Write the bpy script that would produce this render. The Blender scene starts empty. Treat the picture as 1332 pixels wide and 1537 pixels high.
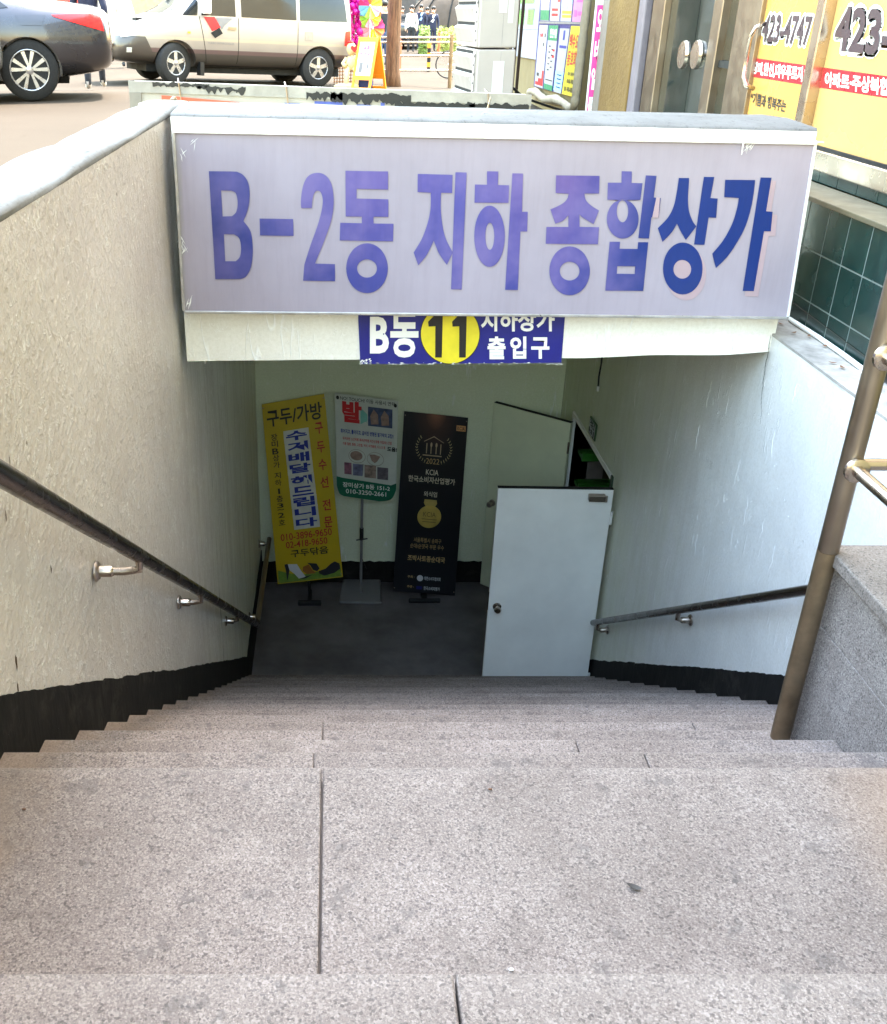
import bpy, bmesh, math, random
from mathutils import Vector, Matrix, noise
R = math.radians
random.seed(7)
scene = bpy.context.scene
col = scene.collection

# ------------------------------------------------------------------ camera, world, sun, exposure
CAM_Z = 1.35
PITCH = R(26.9)
FPX, PX, PY, IW, IH = 1490.0, 500.0, 768.5, 1332.0, 1537.0
cam_d = bpy.data.cameras.new('camera')
cam = bpy.data.objects.new('camera', cam_d)
col.objects.link(cam)
cam.location = (0, 0, CAM_Z)
cam.rotation_euler = (R(90) - PITCH, 0, 0)
cam_d.sensor_fit = 'HORIZONTAL'
cam_d.sensor_width = 36.0
cam_d.lens = 36.0 * FPX / IW
cam_d.shift_x = (IW / 2 - PX) / IW
cam_d.clip_start = 0.02
cam_d.clip_end = 1500
scene.camera = cam

SUN_EL = R(61)
SUN_DIR = Vector((0.52 * math.cos(SUN_EL), 0.854 * math.cos(SUN_EL), math.sin(SUN_EL))).normalized()
world = bpy.data.worlds.new('World')
scene.world = world
world.use_nodes = True
wn = world.node_tree
wn.nodes.clear()
sky = wn.nodes.new('ShaderNodeTexSky')
sky.sky_type = 'NISHITA'
sky.sun_disc = False
sky.sun_elevation = SUN_EL
sky.sun_rotation = math.atan2(SUN_DIR.x, SUN_DIR.y)
sky.dust_density = 2.5
sky.air_density = 2.6
sky.ozone_density = 1.0
bg = wn.nodes.new('ShaderNodeBackground')
bg.inputs[1].default_value = 0.15
wo = wn.nodes.new('ShaderNodeOutputWorld')
wn.links.new(sky.outputs[0], bg.inputs[0])
wn.links.new(bg.outputs[0], wo.inputs[0])

sun_d = bpy.data.lights.new('sun', 'SUN')
sun_d.energy = 2.0
sun_d.angle = R(0.55)
sun_d.color = (1.0, 0.93, 0.82)
sun = bpy.data.objects.new('sun', sun_d)
col.objects.link(sun)
sun.rotation_euler = SUN_DIR.to_track_quat('Z', 'Y').to_euler()
sun.location = (20, 30, 40)

vs = scene.view_settings
vs.view_transform = 'Standard'
vs.look = 'None'
vs.exposure = 3.65
vs.gamma = 1.0
vs.use_curve_mapping = False
scene.cycles.max_bounces = 12
scene.cycles.diffuse_bounces = 10
scene.cycles.glossy_bounces = 3
scene.cycles.use_denoising = True

# ------------------------------------------------------------------ measuring helpers (photo pixel -> point in the place)
def ray(u, v):
    x = (u - PX) / FPX
    y = -(v - PY) / FPX
    return Vector((x, math.cos(PITCH) + math.sin(PITCH) * y, -math.sin(PITCH) + math.cos(PITCH) * y))
def on(u, v, p, n):
    d = ray(u, v); o = Vector((0, 0, CAM_Z))
    t = (Vector(p) - o).dot(Vector(n)) / d.dot(Vector(n))
    return o + d * t
def pY(u, v, Y): return on(u, v, (0, Y, 0), (0, 1, 0))
def pX(u, v, X): return on(u, v, (X, 0, 0), (1, 0, 0))
def pZ(u, v, Z): return on(u, v, (0, 0, Z), (0, 0, 1))

# ------------------------------------------------------------------ mesh helpers
class MB:
    def __init__(s): s.v = []; s.f = []; s.marks = []
    def mark(s): s.marks.append((len(s.v), len(s.f))); return s
    def add(s, vs, fs):
        n = len(s.v); s.v += [Vector(p) for p in vs]; s.f += [tuple(i + n for i in f) for f in fs]; return s
    def box(s, x0, x1, y0, y1, z0, z1):
        return s.add([(x0,y0,z0),(x1,y0,z0),(x1,y1,z0),(x0,y1,z0),(x0,y0,z1),(x1,y0,z1),(x1,y1,z1),(x0,y1,z1)],
                     [(0,3,2,1),(4,5,6,7),(0,1,5,4),(1,2,6,5),(2,3,7,6),(3,0,4,7)])
    def hexa(s, b, t):
        return s.add(list(b) + list(t), [(3,2,1,0),(4,5,6,7),(0,1,5,4),(1,2,6,5),(2,3,7,6),(3,0,4,7)])
    def poly(s, pts): return s.add(pts, [tuple(range(len(pts)))])
    def prism(s, pts, off):
        n = len(pts); off = Vector(off)
        fs = [tuple(range(n))[::-1], tuple(range(n, 2 * n))] + [(i, (i + 1) % n, n + (i + 1) % n, n + i) for i in range(n)]
        return s.add([Vector(p) for p in pts] + [Vector(p) + off for p in pts], fs)
    def tube(s, pts, r, n=10, closed=False):
        pts = [Vector(p) for p in pts]; m = len(pts)
        rs = r if isinstance(r, (list, tuple)) else [r] * m
        up = None; vs = []; fs = []
        for i, p in enumerate(pts):
            a = pts[(i - 1) % m] if (closed or i > 0) else p
            b = pts[(i + 1) % m] if (closed or i < m - 1) else p
            t = (b - a).normalized()
            if up is None:
                up = t.orthogonal().normalized()
            else:
                up = (up - t * up.dot(t)).normalized()
            w = t.cross(up)
            for k in range(n):
                an = 2 * math.pi * k / n
                vs.append(p + (up * math.cos(an) + w * math.sin(an)) * rs[i])
        for i in range(m if closed else m - 1):
            j = (i + 1) % m
            for k in range(n):
                fs.append((i*n+k, i*n+(k+1)%n, j*n+(k+1)%n, j*n+k))
        if not closed:
            fs.append(tuple(range(n))[::-1]); fs.append(tuple((m-1)*n+k for k in range(n)))
        return s.add(vs, fs)
    def lathe(s, prof, M=None, n=20):
        vs = []; fs = []; m = len(prof)
        for (r, h) in prof:
            for k in range(n):
                a = 2 * math.pi * k / n
                p = Vector((r * math.cos(a), r * math.sin(a), h))
                vs.append(M @ p if M else p)
        for i in range(m - 1):
            for k in range(n):
                fs.append((i*n+k, i*n+(k+1)%n, (i+1)*n+(k+1)%n, (i+1)*n+k))
        fs.append(tuple(range(n))[::-1]); fs.append(tuple((m-1)*n+k for k in range(n)))
        return s.add(vs, fs)
    def ball(s, c, rx, ry=None, rz=None, n=12, m=8):
        ry = ry or rx; rz = rz or rx; c = Vector(c); vs = [c + Vector((0,0,-rz))]; fs = []
        for i in range(1, m):
            t = -math.pi / 2 + math.pi * i / m
            for k in range(n):
                a = 2 * math.pi * k / n
                vs.append(c + Vector((rx*math.cos(t)*math.cos(a), ry*math.cos(t)*math.sin(a), rz*math.sin(t))))
        vs.append(c + Vector((0,0,rz)))
        for k in range(n): fs.append((0, 1+(k+1)%n, 1+k))
        for i in range(m-2):
            for k in range(n):
                fs.append((1+i*n+k, 1+i*n+(k+1)%n, 1+(i+1)*n+(k+1)%n, 1+(i+1)*n+k))
        L = len(vs)-1
        for k in range(n): fs.append((L, 1+(m-2)*n+k, 1+(m-2)*n+(k+1)%n))
        return s.add(vs, fs)
    def grid(s, fn, us, ws):
        n = len(ws)
        vs = [fn(u, w) for u in us for w in ws]
        fs = [(i*n+j, (i+1)*n+j, (i+1)*n+j+1, i*n+j+1) for i in range(len(us)-1) for j in range(n-1)]
        return s.add(vs, fs)
    def xf(s, M):
        s.v = [M @ p for p in s.v]; return s
    def mesh(s, name, off=Vector((0,0,0)), bevel=0, smooth=False, fix=False):
        me = bpy.data.meshes.new(name)
        me.from_pydata([p - off for p in s.v], [], s.f)
        if bevel or fix:
            bm = bmesh.new(); bm.from_mesh(me)
            if fix: bmesh.ops.recalc_face_normals(bm, faces=bm.faces)
            if bevel:
                ed = [e for e in bm.edges if len(e.link_faces) == 2 and e.calc_face_angle(0) > 0.5]
                bmesh.ops.bevel(bm, geom=ed, offset=bevel, segments=2, affect='EDGES', profile=0.5, clamp_overlap=True)
            bm.to_mesh(me); bm.free()
        if smooth:
            me.polygons.foreach_set('use_smooth', [True] * len(me.polygons))
            if smooth is not True:
                me.set_sharp_from_angle(angle=smooth)
        return me
    def build(s, name, mat, parent=None, bevel=0, smooth=False, fix=False, local=False):
        if len(s.marks) > 1 and s.marks[0] == (0, 0):
            mk = s.marks + [(len(s.v), len(s.f))]; o = None
            for (v0, f0), (v1, f1) in zip(mk[:-1], mk[1:]):
                q = MB(); q.v = s.v[v0:v1]; q.f = [tuple(i - v0 for i in f) for f in s.f[f0:f1]]
                o = q.build(name, mat, parent, bevel, smooth, fix, local)
            return o
        off = Vector((0,0,0))
        if parent is not None and not local:
            q = parent
            while q is not None:
                off = off + q.location; q = q.parent
        me = s.mesh(name, off, bevel, smooth, fix)
        return link(name, me, mat, parent)
def link(name, me, mat, parent=None):
    if mat is not None and not me.materials:
        for m in (mat if isinstance(mat, (list, tuple)) else [mat]): me.materials.append(m)
    o = bpy.data.objects.new(name, me); col.objects.link(o); o.parent = parent
    return o
def tag(o, label, cat, group=None, kind=None):
    if label: o['label'] = label
    if cat: o['category'] = cat
    if group: o['group'] = group
    if kind: o['kind'] = kind
    return o
def thing(name, loc, label, cat, group=None, rz=0):
    o = bpy.data.objects.new(name, None); col.objects.link(o)
    o.empty_display_size = 0.1
    o.location = loc; o.rotation_euler = (0, 0, rz)
    return tag(o, label, cat, group)
def struct(o): o['kind'] = 'structure'; return o
def copy_tree(o, parent=None):
    c = o.copy(); col.objects.link(c); c.parent = parent
    for ch in [x for x in bpy.data.objects if x.parent == o]: copy_tree(ch, c)
    return c

# ------------------------------------------------------------------ flat lettering
def curve_mesh(polys=None, text=None, bold=0.0):
    if text is not None:
        cu = bpy.data.curves.new('tmp', 'FONT'); cu.body = text; cu.offset = bold; cu.resolution_u = 3; cu.fill_mode = 'FRONT'
    else:
        cu = bpy.data.curves.new('tmp', 'CURVE'); cu.dimensions = '2D'; cu.fill_mode = 'FRONT'
        for pts in polys:
            sp = cu.splines.new('POLY'); sp.points.add(len(pts) - 1); sp.use_cyclic_u = True
            for i, p in enumerate(pts): sp.points[i].co = (p[0], p[1], 0, 1)
    if text is not None: cu.fill_mode = 'FRONT'
    ob = bpy.data.objects.new('tmp', cu); tmpcol.objects.link(ob)
    tvl.update()
    me = bpy.data.meshes.new_from_object(ob.evaluated_get(tdg()))
    vs = [v.co.copy() for v in me.vertices]; fs = [tuple(p.vertices) for p in me.polygons]
    bpy.data.objects.remove(ob); bpy.data.curves.remove(cu); bpy.data.meshes.remove(me)
    return vs, fs
tscene = bpy.data.scenes.new('tmp_text')
tmpcol = tscene.collection
tvl = tscene.view_layers[0]
def tdg(): return tvl.depsgraph
_tc = {}
TEXTS = [('01-90-00', 0.02), ('010-3250-2661', 0.01), ('010-3896-9650', 0.012), ('010-90', 0.02), ('02-418-9650', 0.012), ('1', 0.015), ('2', 0.015), ('2022', 0.0), ('3', 0.015), ('423-4747', 0.03), ('B', 0.015), ('B', 0.035), ('KCIA', 0.0), ('KCIA', 0.01), ('KCIA', 0.015), ('NO! TOUCH! 이동 사용시 연락', 0.01), ('TURBO INTERCOOLER', 0.0), ('~', 0.015), ('“기쁨과 행복주는', 0.03), ('가', 0.015), ('각종 질환, 통증, 고관절, 허리, 어깨통증, 디스크 등', 0.02), ('거', 0.035), ('관리하세요', 0.02), ('구', 0.02), ('구', 0.035), ('구두/가방', 0.02), ('구두닦음', 0.02), ('금융특가', 0.02), ('네', 0.045), ('니', 0.035), ('다', 0.035), ('달', 0.035), ('대한소비자협의회', 0.02), ('도움!', 0.05), ('동', 0.05), ('동호회', 0.02), ('두', 0.02), ('드', 0.035), ('립', 0.035), ('무지외반 소건막류 족저근막염 지간신경종 아킬레스건염', 0.02), ('문', 0.02), ('미', 0.015), ('발', 0.055), ('배', 0.035), ('백수오', 0.02), ('비', 0.04), ('상', 0.015), ('생', 0.02), ('서비스로', 0.03), ('서울특별시 송파구', 0.005), ('선', 0.02), ('수', 0.02), ('수', 0.035), ('순대/순댓국 부문 우수', 0.005), ('아파트·주상복합·오피스텔', 0.035), ('오', 0.045), ('외식업', 0.02), ('일', 0.045), ('입', 0.035), ('장', 0.015), ('장미,한신,대우푸르지오', 0.035), ('장미상가 B동 151-2', 0.015), ('전', 0.02), ('정', 0.04), ('조박사토종순대국', 0.02), ('주관 :', 0.02), ('주최 :', 0.02), ('지', 0.015), ('지하상가', 0.03), ('출', 0.035), ('층', 0.015), ('틀', 0.045), ('하', 0.015), ('한국소비자산업평가', 0.02), ('한국소비자평가', 0.02), ('한진수출', 0.02), ('해', 0.035), ('호', 0.015), ('회비 월회비', 0.02), ('휘어지고, 틀어지고, 굽어진 변형된 발가락의 교정!!', 0.03)]
def preload():
    """one evaluation per weight for all the lettering (each takes the font's loading time)"""
    for bold in sorted({k[1] for k in TEXTS}):
        lines = [k[0] for k in TEXTS if k[1] == bold]
        cu = bpy.data.curves.new('tmp', 'FONT'); cu.body = '\n'.join(lines); cu.offset = bold; cu.resolution_u = 3; cu.fill_mode = 'FRONT'; cu.space_line = 3.0
        ob = bpy.data.objects.new('tmp', cu); tmpcol.objects.link(ob); tvl.update()
        me = bpy.data.meshes.new_from_object(ob.evaluated_get(tdg()))
        co = [v.co.copy() for v in me.vertices]; step = 3.0
        line = [min(max(int(round((0.4 - v.y)/step)), 0), len(lines)-1) for v in co]
        for i, s in enumerate(lines):
            idx = {j: n for n, j in enumerate([j for j, l in enumerate(line) if l == i])}
            vs = [co[j] for j in idx]; fs = [tuple(idx[j] for j in p.vertices) for p in me.polygons if line[p.vertices[0]] == i]
            x0 = min(v.x for v in vs); x1 = max(v.x for v in vs); y0 = min(v.y for v in vs); y1 = max(v.y for v in vs)
            _tc[(s, bold)] = ([((v.x-x0)/(x1-x0), (v.y-y0)/(y1-y0)) for v in vs], fs, (x1-x0)/(y1-y0))
        bpy.data.objects.remove(ob); bpy.data.curves.remove(cu); bpy.data.meshes.remove(me)
def text_unit(body, bold):
    k = (body, bold)
    if not _tc: preload()
    if k not in _tc:
        vs, fs = curve_mesh(text=body, bold=bold)
        x0 = min(v.x for v in vs); x1 = max(v.x for v in vs); y0 = min(v.y for v in vs); y1 = max(v.y for v in vs)
        _tc[k] = ([((v.x-x0)/(x1-x0), (v.y-y0)/(y1-y0)) for v in vs], fs, (x1-x0)/(y1-y0))
    return _tc[k]
def text_quad(mb, body, q, bold=0.02):
    """fit the lettering into the quad q = BL, BR, TR, TL (points in the place)"""
    vs, fs, asp = text_unit(body, bold)
    a, b, c, d = [Vector(p) for p in q]
    mb.mark().add([(a*(1-s)+b*s)*(1-t)+(d*(1-s)+c*s)*t for s, t in vs], fs)
    return mb
class Board:
    """flat board: bl, br, tl corners in the place; fractional coordinates (s right, t up), n proud distance"""
    def __init__(s, bl, br, tl):
        s.o = Vector(bl); s.x = Vector(br) - s.o; s.y = Vector(tl) - s.o; s.n = s.x.cross(s.y).normalized()
        s.W = s.x.length; s.H = s.y.length
    def p(s, a, b, n=0.0): return s.o + s.x * a + s.y * b + s.n * n
    def rect(s, mb, a0, b0, a1, b1, n=0.002): return mb.mark().poly([s.p(a0,b0,n), s.p(a1,b0,n), s.p(a1,b1,n), s.p(a0,b1,n)])
    def text(s, mb, body, a0, b0, a1, b1, n=0.003, bold=0.02): return text_quad(mb, body, [s.p(a0,b0,n), s.p(a1,b0,n), s.p(a1,b1,n), s.p(a0,b1,n)], bold)
    def ell(s, mb, a, b, ra, rb, n=0.003, k=28): return mb.mark().poly([s.p(a+ra*math.cos(2*math.pi*i/k), b+rb*math.sin(2*math.pi*i/k), n) for i in range(k)])
    def shape(s, mb, pts, n=0.003): return mb.mark().poly([s.p(a, b, n) for a, b in pts])
    def slab(s, mb, th): return mb.prism([s.p(0,0), s.p(1,0), s.p(1,1), s.p(0,1)], -s.n * th)
def cr(pts, k=6):
    out = []; n = len(pts)
    for i in range(n - 1):
        p0 = pts[max(i-1,0)]; p1 = pts[i]; p2 = pts[i+1]; p3 = pts[min(i+2,n-1)]
        for j in range(k):
            t = j / k
            out.append(tuple(0.5*((2*p1[c])+(-p0[c]+p2[c])*t+(2*p0[c]-5*p1[c]+4*p2[c]-p3[c])*t*t+(-p0[c]+3*p1[c]-3*p2[c]+p3[c])*t**3) for c in (0,1)))
    out.append(tuple(pts[-1]))
    return out
def ellp(cx, cy, rx, ry, n=40): return [(cx+rx*math.cos(2*math.pi*i/n), cy+ry*math.sin(2*math.pi*i/n)) for i in range(n)]

# ------------------------------------------------------------------ materials
def rgb(r, g, b):
    f = lambda c: ((c/255+0.055)/1.055)**2.4 if c/255 > 0.04045 else c/255/12.92
    return (f(r), f(g), f(b), 1)
class NT:
    def __init__(s, name):
        s.m = bpy.data.materials.new(name); s.m.use_nodes = True; s.t = s.m.node_tree; s.t.nodes.clear()
        s.out = s.n('ShaderNodeOutputMaterial'); s.b = s.n('ShaderNodeBsdfPrincipled'); s.l(s.b.outputs[0], s.out.inputs[0])
        s.tc = s.n('ShaderNodeTexCoord')
    def n(s, t, **k):
        x = s.t.nodes.new(t)
        for a, b in k.items(): setattr(x, a, b)
        return x
    def l(s, a, b): s.t.links.new(a, b)
    def map(s, scale=(1,1,1), rot=(0,0,0)):
        m = s.n('ShaderNodeMapping'); m.inputs['Scale'].default_value = scale; m.inputs['Rotation'].default_value = rot
        s.l(s.tc.outputs['Object'], m.inputs[0]); return m.outputs[0]
    def noise(s, scale, detail=4, rough=0.55, vec=None, dist=0.0):
        x = s.n('ShaderNodeTexNoise'); x.inputs['Scale'].default_value = scale; x.inputs['Detail'].default_value = detail
        x.inputs['Roughness'].default_value = rough; x.inputs['Distortion'].default_value = dist
        s.l(vec or s.tc.outputs['Object'], x.inputs['Vector']); return x.outputs[0]
    def voro(s, scale, vec=None, feature='F1', out=1):
        x = s.n('ShaderNodeTexVoronoi', feature=feature); x.inputs['Scale'].default_value = scale
        s.l(vec or s.tc.outputs['Object'], x.inputs['Vector']); return x.outputs[out]
    def ramp(s, src, *stops, interp='LINEAR'):
        x = s.n('ShaderNodeValToRGB'); e = x.color_ramp.elements; x.color_ramp.interpolation = interp
        while len(e) < len(stops): e.new(0.5)
        for i, (p, c) in enumerate(stops):
            e[i].position = p; e[i].color = c if len(c) == 4 else (*c, 1)
        s.l(src, x.inputs[0]); return x.outputs[0]
    def mix(s, fac, a, b, mode='MIX'):
        x = s.n('ShaderNodeMix', data_type='RGBA', blend_type=mode)
        for val, sock in ((fac, x.inputs[0]), (a, x.inputs[6]), (b, x.inputs[7])):
            if hasattr(val, 'is_linked') or isinstance(val, bpy.types.NodeSocket): s.l(val, sock)
            else: sock.default_value = val
        return x.outputs[2]
    def math(s, op, a, b=0.0):
        x = s.n('ShaderNodeMath', operation=op)
        for val, sock in ((a, x.inputs[0]), (b, x.inputs[1])):
            if isinstance(val, bpy.types.NodeSocket): s.l(val, sock)
            else: sock.default_value = val
        return x.outputs[0]
    def col(s, c):
        if isinstance(c, bpy.types.NodeSocket): s.l(c, s.b.inputs['Base Color'])
        else: s.b.inputs['Base Color'].default_value = c
        return s
    def rough(s, r):
        if isinstance(r, bpy.types.NodeSocket): s.l(r, s.b.inputs['Roughness'])
        else: s.b.inputs['Roughness'].default_value = r
        return s
    def metal(s, m): s.b.inputs['Metallic'].default_value = m; return s
    def bump(s, h, strength=0.3, dist=0.01):
        x = s.n('ShaderNodeBump'); x.inputs['Strength'].default_value = strength; x.inputs['Distance'].default_value = dist
        s.l(h, x.inputs['Height']); s.l(x.outputs[0], s.b.inputs['Normal']); return s
BLK = (0,0,0,1); WHT = (1,1,1,1)
def plain(name, c, rough=0.5, metal=0.0, var=0.12, scale=6.0, bump=0.0, bscale=60.0, coat=0.0):
    t = NT(name); c = (*c[:3], 1)
    d = tuple(x*(1-var*1.6) for x in c[:3]) + (1,); l = tuple(min(1, x*(1+var)) for x in c[:3]) + (1,)
    t.col(t.ramp(t.noise(scale, 5, 0.6), (0.3, d), (0.7, l)))
    t.rough(t.ramp(t.noise(scale*2.3, 3), (0.3, (max(rough-0.08,0.02),)*3), (0.7, (min(rough+0.08,1),)*3))); t.metal(metal)
    if bump: t.bump(t.noise(bscale, 4), bump, 0.004)
    if coat: t.b.inputs['Coat Weight'].default_value = coat; t.b.inputs['Coat Roughness'].default_value = 0.05
    return t.m

def granite(name, base, dark, light, stain=0.5, wear_and_glint=None):
    t = NT(name)
    c = t.ramp(t.noise(230, 3, 0.75), (0.34, dark), (0.47, base), (0.54, base), (0.66, light))
    sep = t.n('ShaderNodeSeparateColor'); t.l(t.voro(210, out=1), sep.inputs[0])
    flecks = t.ramp(sep.outputs[0], (0.84, BLK), (0.90, WHT))
    c = t.mix(t.math('MULTIPLY', flecks, 0.6), c, (dark[0]*0.55, dark[1]*0.55, dark[2]*0.62, 1))
    lf = t.ramp(sep.outputs[1], (0.78, BLK), (0.90, WHT))
    c = t.mix(t.math('MULTIPLY', lf, 0.5), c, light)
    oi = t.n('ShaderNodeObjectInfo')
    c = t.mix(1.0, c, t.ramp(oi.outputs['Random'], (0.0, (0.82,0.81,0.80,1)), (1.0, (1.06,1.06,1.05,1))), 'MULTIPLY')
    big = t.ramp(t.noise(1.7, 6, 0.62), (0.36, (0.77,0.745,0.73,1)), (0.60, (1.04,1.04,1.04,1)))
    c = t.mix(1.0, c, big, 'MULTIPLY')
    mid = t.ramp(t.noise(9, 4, 0.6), (0.30, (0.88,0.86,0.86,1)), (0.6, (1.02,1.02,1.02,1)))
    c = t.mix(1.0, c, mid, 'MULTIPLY')
    sp = t.ramp(t.noise(3.1, 5, 0.7, dist=0.4), (0.57, BLK), (0.72, WHT))
    c = t.mix(t.math('MULTIPLY', sp, stain*0.45), c, rgb(74,64,58))
    sp2 = t.ramp(t.noise(14, 3, 0.6), (0.62, BLK), (0.67, WHT))
    c = t.mix(t.math('MULTIPLY', sp2, 0.5*stain), c, rgb(62,56,55))
    if wear_and_glint:
        c = wear_and_glint(t, c)
        sg = t.n('ShaderNodeSeparateXYZ'); t.l(t.tc.outputs['Generated'], sg.inputs[0])
        c = t.mix(t.math('MULTIPLY', t.ramp(t.math('ADD', sg.outputs[1], t.math('MULTIPLY', t.noise(30, 3), 0.03)), (0.975, BLK), (0.992, WHT)), 0.07), c, light)  # pale line along the nosing is a painted edge highlight
    t.col(c).rough(t.ramp(t.noise(120, 2), (0.3, (0.62,)*3), (0.7, (0.82,)*3)))
    t.bump(t.noise(230, 3, 0.6), 0.25, 0.002)
    return t.m
def stair_wear(t, c):
    """rust and earth stains at the two side ends of the stair"""
    sx = t.n('ShaderNodeSeparateXYZ'); t.l(t.n('ShaderNodeNewGeometry').outputs['Position'], sx.inputs[0])
    nz = t.noise(5, 5, 0.65)
    edgeL = t.ramp(t.math('ADD', t.math('MULTIPLY', sx.outputs[0], -1.0), t.math('MULTIPLY', nz, 0.45)), (0.84, BLK), (1.02, WHT))
    c = t.mix(t.math('MULTIPLY', edgeL, 0.6), c, rgb(112,94,78))
    edgeR = t.ramp(t.math('ADD', sx.outputs[0], t.math('MULTIPLY', nz, 0.5)), (0.46, BLK), (0.62, WHT))
    m = t.n('ShaderNodeMapRange'); m.inputs[1].default_value = 1.02; m.inputs[2].default_value = 1.45
    t.l(sx.outputs[0], m.inputs[0])
    my = t.n('ShaderNodeMapRange'); my.inputs[1].default_value = 1.95; my.inputs[2].default_value = 1.60; t.l(sx.outputs[1], my.inputs[0])
    edgeR = t.math('MULTIPLY', edgeR, my.outputs[0])
    c = t.mix(t.math('MULTIPLY', t.math('MULTIPLY', m.outputs[0], edgeR), 0.6), c, rgb(138,108,80))
    return c
M = {}
M['granite'] = granite('granite', rgb(111,100,96), rgb(72,63,60), rgb(146,136,132), 0.9, stair_wear)
M['granite_side'] = granite('granite_side', rgb(136,127,124), rgb(70,65,66), rgb(180,172,168), 0.25)
M['granite_cap'] = granite('granite_cap', rgb(120,111,106), rgb(80,73,70), rgb(146,138,133), 0.4)
M['joint'] = plain('joint_mortar', rgb(122,112,108), 0.9)

def wall_paint(name, c0, c1, green=None, chips=True, ridge='short'):
    """thick old paint over stucco: runs, blisters, chips"""
    t = NT(name)
    st = t.map((1.0, 1.0, 0.10)); st2 = t.map((1.0, 1.0, 0.7))
    base = t.ramp(t.noise(1.3, 6, 0.65), (0.3, c1), (0.68, c0))
    base = t.mix(1.0, base, t.ramp(t.noise(60, 4, 0.7), (0.3, (0.92,0.91,0.89,1)), (0.6, (1.02,1.02,1.02,1))), 'MULTIPLY')
    if green:  # deep end tinted green, bounced light put into the colour
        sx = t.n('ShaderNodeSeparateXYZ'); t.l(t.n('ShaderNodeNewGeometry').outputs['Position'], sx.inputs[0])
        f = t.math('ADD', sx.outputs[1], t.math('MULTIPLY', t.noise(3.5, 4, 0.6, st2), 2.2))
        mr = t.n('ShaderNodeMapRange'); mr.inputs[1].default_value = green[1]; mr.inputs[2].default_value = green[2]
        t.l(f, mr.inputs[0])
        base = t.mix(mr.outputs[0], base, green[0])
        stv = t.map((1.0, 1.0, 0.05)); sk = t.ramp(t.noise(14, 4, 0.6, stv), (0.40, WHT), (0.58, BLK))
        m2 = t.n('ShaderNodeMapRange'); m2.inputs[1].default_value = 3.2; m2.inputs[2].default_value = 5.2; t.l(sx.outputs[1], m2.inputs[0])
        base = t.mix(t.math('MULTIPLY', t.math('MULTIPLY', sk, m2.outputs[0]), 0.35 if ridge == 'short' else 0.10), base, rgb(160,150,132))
    if chips:
        ch = t.ramp(t.noise(7.0, 4, 0.6, st2), (0.745, BLK), (0.765, WHT))
        base = t.mix(ch, base, rgb(112,92,70))
        dots = t.ramp(t.noise(34, 2, 0.5), (0.80, BLK), (0.83, WHT))
        base = t.mix(t.math('MULTIPLY', dots, 0.7), base, rgb(96,84,70))
    def ridges(scale, vec, dist, w, mlo):
        n_ = t.noise(scale, 2, 0.5, vec, dist)
        line = t.ramp(n_, (0.5 - w, BLK), (0.5, WHT), (0.5 + w, BLK))
        return t.math('MULTIPLY', line, t.ramp(t.noise(scale*0.55, 3, 0.6, st2), (mlo, BLK), (mlo + 0.08, WHT)))
    if ridge == 'short':
        h = t.math('ADD', ridges(26, st2, 1.2, 0.035, 0.50), t.math('MULTIPLY', ridges(60, st2, 0.8, 0.05, 0.52), 0.7))
    else:
        h = t.math('ADD', ridges(8, st, 0.8, 0.016, 0.54), t.math('MULTIPLY', ridges(30, st2, 1.0, 0.03, 0.54), 0.6))
    base = t.mix(t.math('MULTIPLY', t.math('MINIMUM', h, 1.0), 0.75), base, tuple(min(0.92, x*1.55) for x in c0[:3]) + (1,))  # raised runs coloured lighter, their highlights painted in
    t.col(base).rough(t.ramp(t.noise(9, 3), (0.3, (0.28,)*3), (0.7, (0.45,)*3)))
    h = t.math('ADD', t.math('MULTIPLY', h, 0.6 if ridge == 'short' else 0.75), t.math('MULTIPLY', t.noise(130, 3, 0.65), 0.55 if ridge == 'short' else 0.15))
    h = t.math('ADD', h, t.math('MULTIPLY', t.noise(6, 4), 0.9))
    if ridge == 'short': h = t.math('ADD', h, t.math('MULTIPLY', t.ramp(t.noise(34, 3, 0.6, st2), (0.48, BLK), (0.72, WHT)), 1.1))
    t.bump(h, 0.6, 0.006)
    return t.m
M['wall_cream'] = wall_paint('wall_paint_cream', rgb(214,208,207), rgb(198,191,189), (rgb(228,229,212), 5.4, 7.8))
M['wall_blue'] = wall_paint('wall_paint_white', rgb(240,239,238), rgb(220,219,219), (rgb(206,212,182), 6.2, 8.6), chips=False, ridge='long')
M['wall_back'] = wall_paint('wall_paint_pale', rgb(226,230,204), rgb(216,220,194), None, chips=False, ridge='long')  # pale green base colour carries the greenish bounce light
M['beam'] = wall_paint('wall_paint_beam', rgb(240,237,230), rgb(226,222,214), None, chips=False, ridge='long')
def coping_mat():
    t = NT('coping_paint'); st = t.map((1, 0.45, 1))
    c = t.ramp(t.noise(4, 6, 0.65), (0.3, rgb(96,96,97)), (0.65, rgb(115,115,116)))
    c = t.mix(t.ramp(t.noise(38, 5, 0.75, st, 0.6), (0.56, BLK), (0.70, (0.8,)*3)), c, rgb(60,58,57))
    t.col(c).rough(0.7).bump(t.noise(40, 4, 0.6), 0.5, 0.006); t.b.inputs['Specular IOR Level'].default_value = 0.2; return t.m
M['coping'] = coping_mat()
def skirt():
    t = NT('black_skirting_paint')
    st = t.map((1,1,0.3))
    c = t.ramp(t.noise(18, 5, 0.65, st), (0.3, rgb(14,13,13)), (0.7, rgb(32,30,29)))
    c = t.mix(t.ramp(t.noise(5, 6, 0.75, dist=0.5), (0.54, BLK), (0.72, (0.55,)*3)), c, rgb(64,60,57))
    t.col(c).rough(0.8).bump(t.noise(45, 4, 0.6, st), 0.5, 0.004); t.b.inputs['Specular IOR Level'].default_value = 0.2
    return t.m
M['skirt'] = skirt()
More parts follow.
